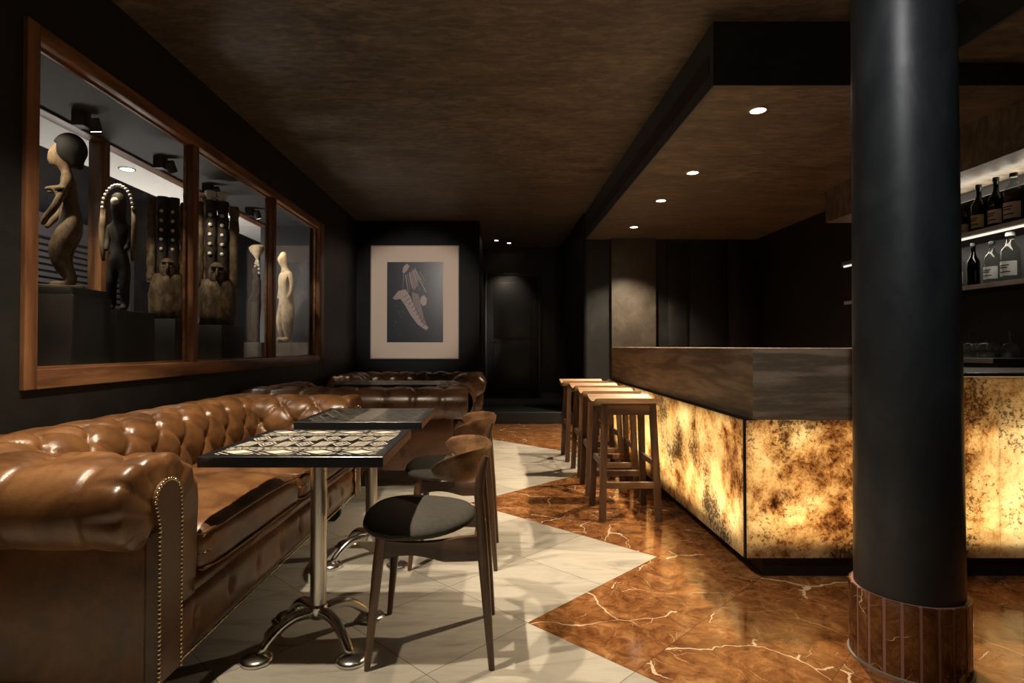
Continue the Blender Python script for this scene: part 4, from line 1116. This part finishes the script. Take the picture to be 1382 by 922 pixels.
obj('photo_print', b, [simple('print_ground', (0.012,0.016,0.022), 0.3), simple('print_pale', (0.24,0.185,0.18), 0.4), simple('print_mauve', (0.13,0.09,0.09), 0.4), simple('print_dark', (0.03,0.02,0.022), 0.4), simple('print_grey', (0.06,0.06,0.062), 0.4)], pc)
# ------------------------------------------------------------------ back bar on the right wall
struct('trim_5', bxo(3.06, XR, 3.2, 5.3, 2.25, SOF_Z), M['ceiling'])
def shelf(z, label, x0=3.18, th=0.03):
    t = thing('wall_shelf', label, 'shelf', (XR, 4.4, z))
    obj('board', bxo(x0-XR, -0.001, -1.0, 0.85, -th, 0), M['black'], t)
    obj('edge_strip', bxo(x0-XR-0.008, x0-XR-0.001, -1.0, 0.85, -th, 0, bev=0.002), M['brushed'], t)
    return t
ZS1, ZS2 = 1.872, 1.515
s1 = shelf(ZS1, 'upper bottle shelf right of the column')
obj('led_strip', bxo(3.19-XR, 3.20-XR, -1.0, 0.85, -0.045, -0.031), M['led'], s1)
area('shelf_light', (3.24-XR, -0.1, -0.05), 0.04, 1.8, 3.5, (1.0,0.9,0.75), (0, R(-20), 0), s1)
s2 = shelf(ZS2, 'lower bottle shelf right of the column', 3.2)
obj('shelf_backing', bxo(-0.004, -0.001, -1.0, 0.85, -0.45, 0.72), M['black'], s2)
cv = thing('cove_light', 'linear light on the wall above the bottle shelves', 'cove light', (3.36, 4.4, 2.13))
obj('housing', bxo(-0.02, 0.135, -1.1, 0.85, -0.03, 0.0), M['black'], cv); obj('diffuser', bxo(0.0, 0.10, -1.05, 0.80, 0.001, 0.008), M['led2'], cv)
area('cove_glow', (0.05, -0.1, 0.012), 0.06, 1.8, 6.0, (1.0,0.88,0.70), (R(180), 0, 0), cv)
bc = thing('back_bar_cabinet', 'dark back bar cabinet below the bottle shelves', 'cabinet', (3.2, 4.4, 0))
obj('carcass', bxo(-0.22, 0.298, -1.0, 0.85, 0, 1.0), M['black'], bc); obj('counter_slab', bxo(-0.25, 0.298, -1.0, 0.85, 1.0, 1.03, bev=0.003), M['black'], bc)
for k in range(3):
    d = obj('door', bxo(-0.24, -0.222, -0.98+k*0.575, -0.42+k*0.575, 0.08, 0.97, bev=0.003), M['door'], bc)
    obj('handle', bxo(-0.255, -0.241, -0.46+k*0.575, -0.44+k*0.575, 0.45, 0.85), M['brushed'], d)
def bottle(label, y, z, h, r, neck, glassm, lab, capm, x=3.30, squat=0.0, liquid=None, group='bottles on the bar shelves'):
    t = thing('bottle', label, 'bottle', (x, y, z+0.0005), 0, group)
    hs = h*(0.60+squat)
    pr = [(r*0.75, 0.0), (r*0.97, 0.004), (r, 0.012), (r, hs*0.92), (r*0.93, hs), (r*0.6, hs+h*0.07), (neck*1.1, hs+h*0.15), (neck, h*0.90), (neck*1.15, h*0.91), (neck*1.15, h*0.94)]
    b = NB(); lathe(b, pr, n=24); bo = obj('body', b, glassm, t, smooth=50)
    if liquid:
        b = NB(); lathe(b, [(r*0.7, 0.006), (r*0.94, 0.016), (r*0.94, hs*liquid)], n=20); obj('liquid', b, M['spirit'], bo, smooth=50)
    b = NB(); lathe(b, [(neck*1.25, h*0.925), (neck*1.3, h*0.935), (neck*1.25, h), (neck*0.9, h*1.005)], n=18); obj('cap', b, capm, t, smooth=50)
    if lab:
        b = NB(); n = 14; P = []
        for i in range(n+1):
            a = R(180-85+170*i/n); P.append([((r+0.0012)*math.cos(a), (r+0.0012)*math.sin(a), zz) for zz in (hs*0.18, hs*0.62)])
        grid_mesh(b, P); lb = obj('paper_label', b, lab, t, smooth='all')
        b = NB()
        for zz, w in ((0.50, 40), (0.43, 30), (0.30, 46)):
            P = [[((r+0.0018)*math.cos(R(180-w+2*w*i/10)), (r+0.0018)*math.sin(R(180-w+2*w*i/10)), hs*(zz+q)) for q in (-0.018, 0.018)] for i in range(11)]
            grid_mesh(b, P)
        obj('label_band', b, M['black'], lb)
    return t
lab_c = simple('cream_label', (0.55,0.47,0.36), 0.6); lab_y = simple('ochre_label', (0.42,0.33,0.12), 0.6); lab_w = simple('white_label', (0.62,0.62,0.60), 0.6); lab_p = simple('pinkish_label', (0.50,0.36,0.28), 0.6)
capg = simple('gold_cap', (0.55,0.40,0.14), 0.3, 0.8); capw = simple('pale_cap', (0.55,0.50,0.46), 0.4); capb = M['black']
bottle('small clear bottle at the left end of the upper shelf', 4.13, ZS1, 0.20, 0.034, 0.013, M['clear'], None, capw, liquid=0.4)
bottle('short dark bottle with cream label second on the upper shelf', 4.02, ZS1, 0.23, 0.034, 0.012, M['brownglass'], lab_c, capb)
bottle('dark wine bottle with ochre label on the upper shelf', 3.90, ZS1, 0.335, 0.043, 0.014, M['green'], lab_y, capb)
bottle('dark bottle with pale square label on the upper shelf', 3.765, ZS1, 0.345, 0.043, 0.014, M['green'], lab_p, capb)
bottle('big round-shouldered amber bottle at the right of the upper shelf', 3.635, ZS1, 0.335, 0.052, 0.017, M['clear'], lab_p, capb, squat=0.1, liquid=0.35)
bottle('gold-capped clear bottle at the left of the lower shelf', 4.075, ZS2, 0.285, 0.038, 0.014, M['clear'], lab_c, capg, squat=0.05)
bottle('slim black bottle with white neck tag on the lower shelf', 3.95, ZS2, 0.30, 0.036, 0.013, M['green'], None, capb)
bottle('clear bottle with white base label on the lower shelf', 3.80, ZS2, 0.285, 0.045, 0.014, M['clear'], lab_w, capb, squat=0.05)
bottle('wide clear bottle with white cap at the right of the lower shelf', 3.665, ZS2, 0.32, 0.050, 0.019, M['clear'], lab_w, capw, squat=0.06)
def tumbler(y, x, label, first=[None]):
    if first[0] is None:
        t = thing('wine_glass', label, 'glass', (x, y, 1.0305), 0, 'upturned glasses on the back bar')
        b = NB(); lathe(b, [(0.036, 0.0), (0.042, 0.03), (0.043, 0.06), (0.030, 0.088), (0.006, 0.096), (0.004, 0.14), (0.006, 0.165), (0.034, 0.170), (0.034, 0.172)], n=22, cap=False)
        obj('bowl_and_stem', b, M['tumbler'], t, smooth=60); first[0] = t; return t
    return dup(first[0], (x, y, 1.0305), None, label)
k = 0
for x, row in ((3.06, 'front'), (3.17, 'back')):
    for j, y in enumerate((4.06, 3.94, 3.82, 3.70, 3.58)):
        if row == 'back': y -= 0.05
        ordn = ('leftmost', 'second from left', 'middle', 'fourth from left', 'rightmost')[j]
        tumbler(y, x, '%s upturned glass in the %s row on the dark back bar' % (ordn, row))
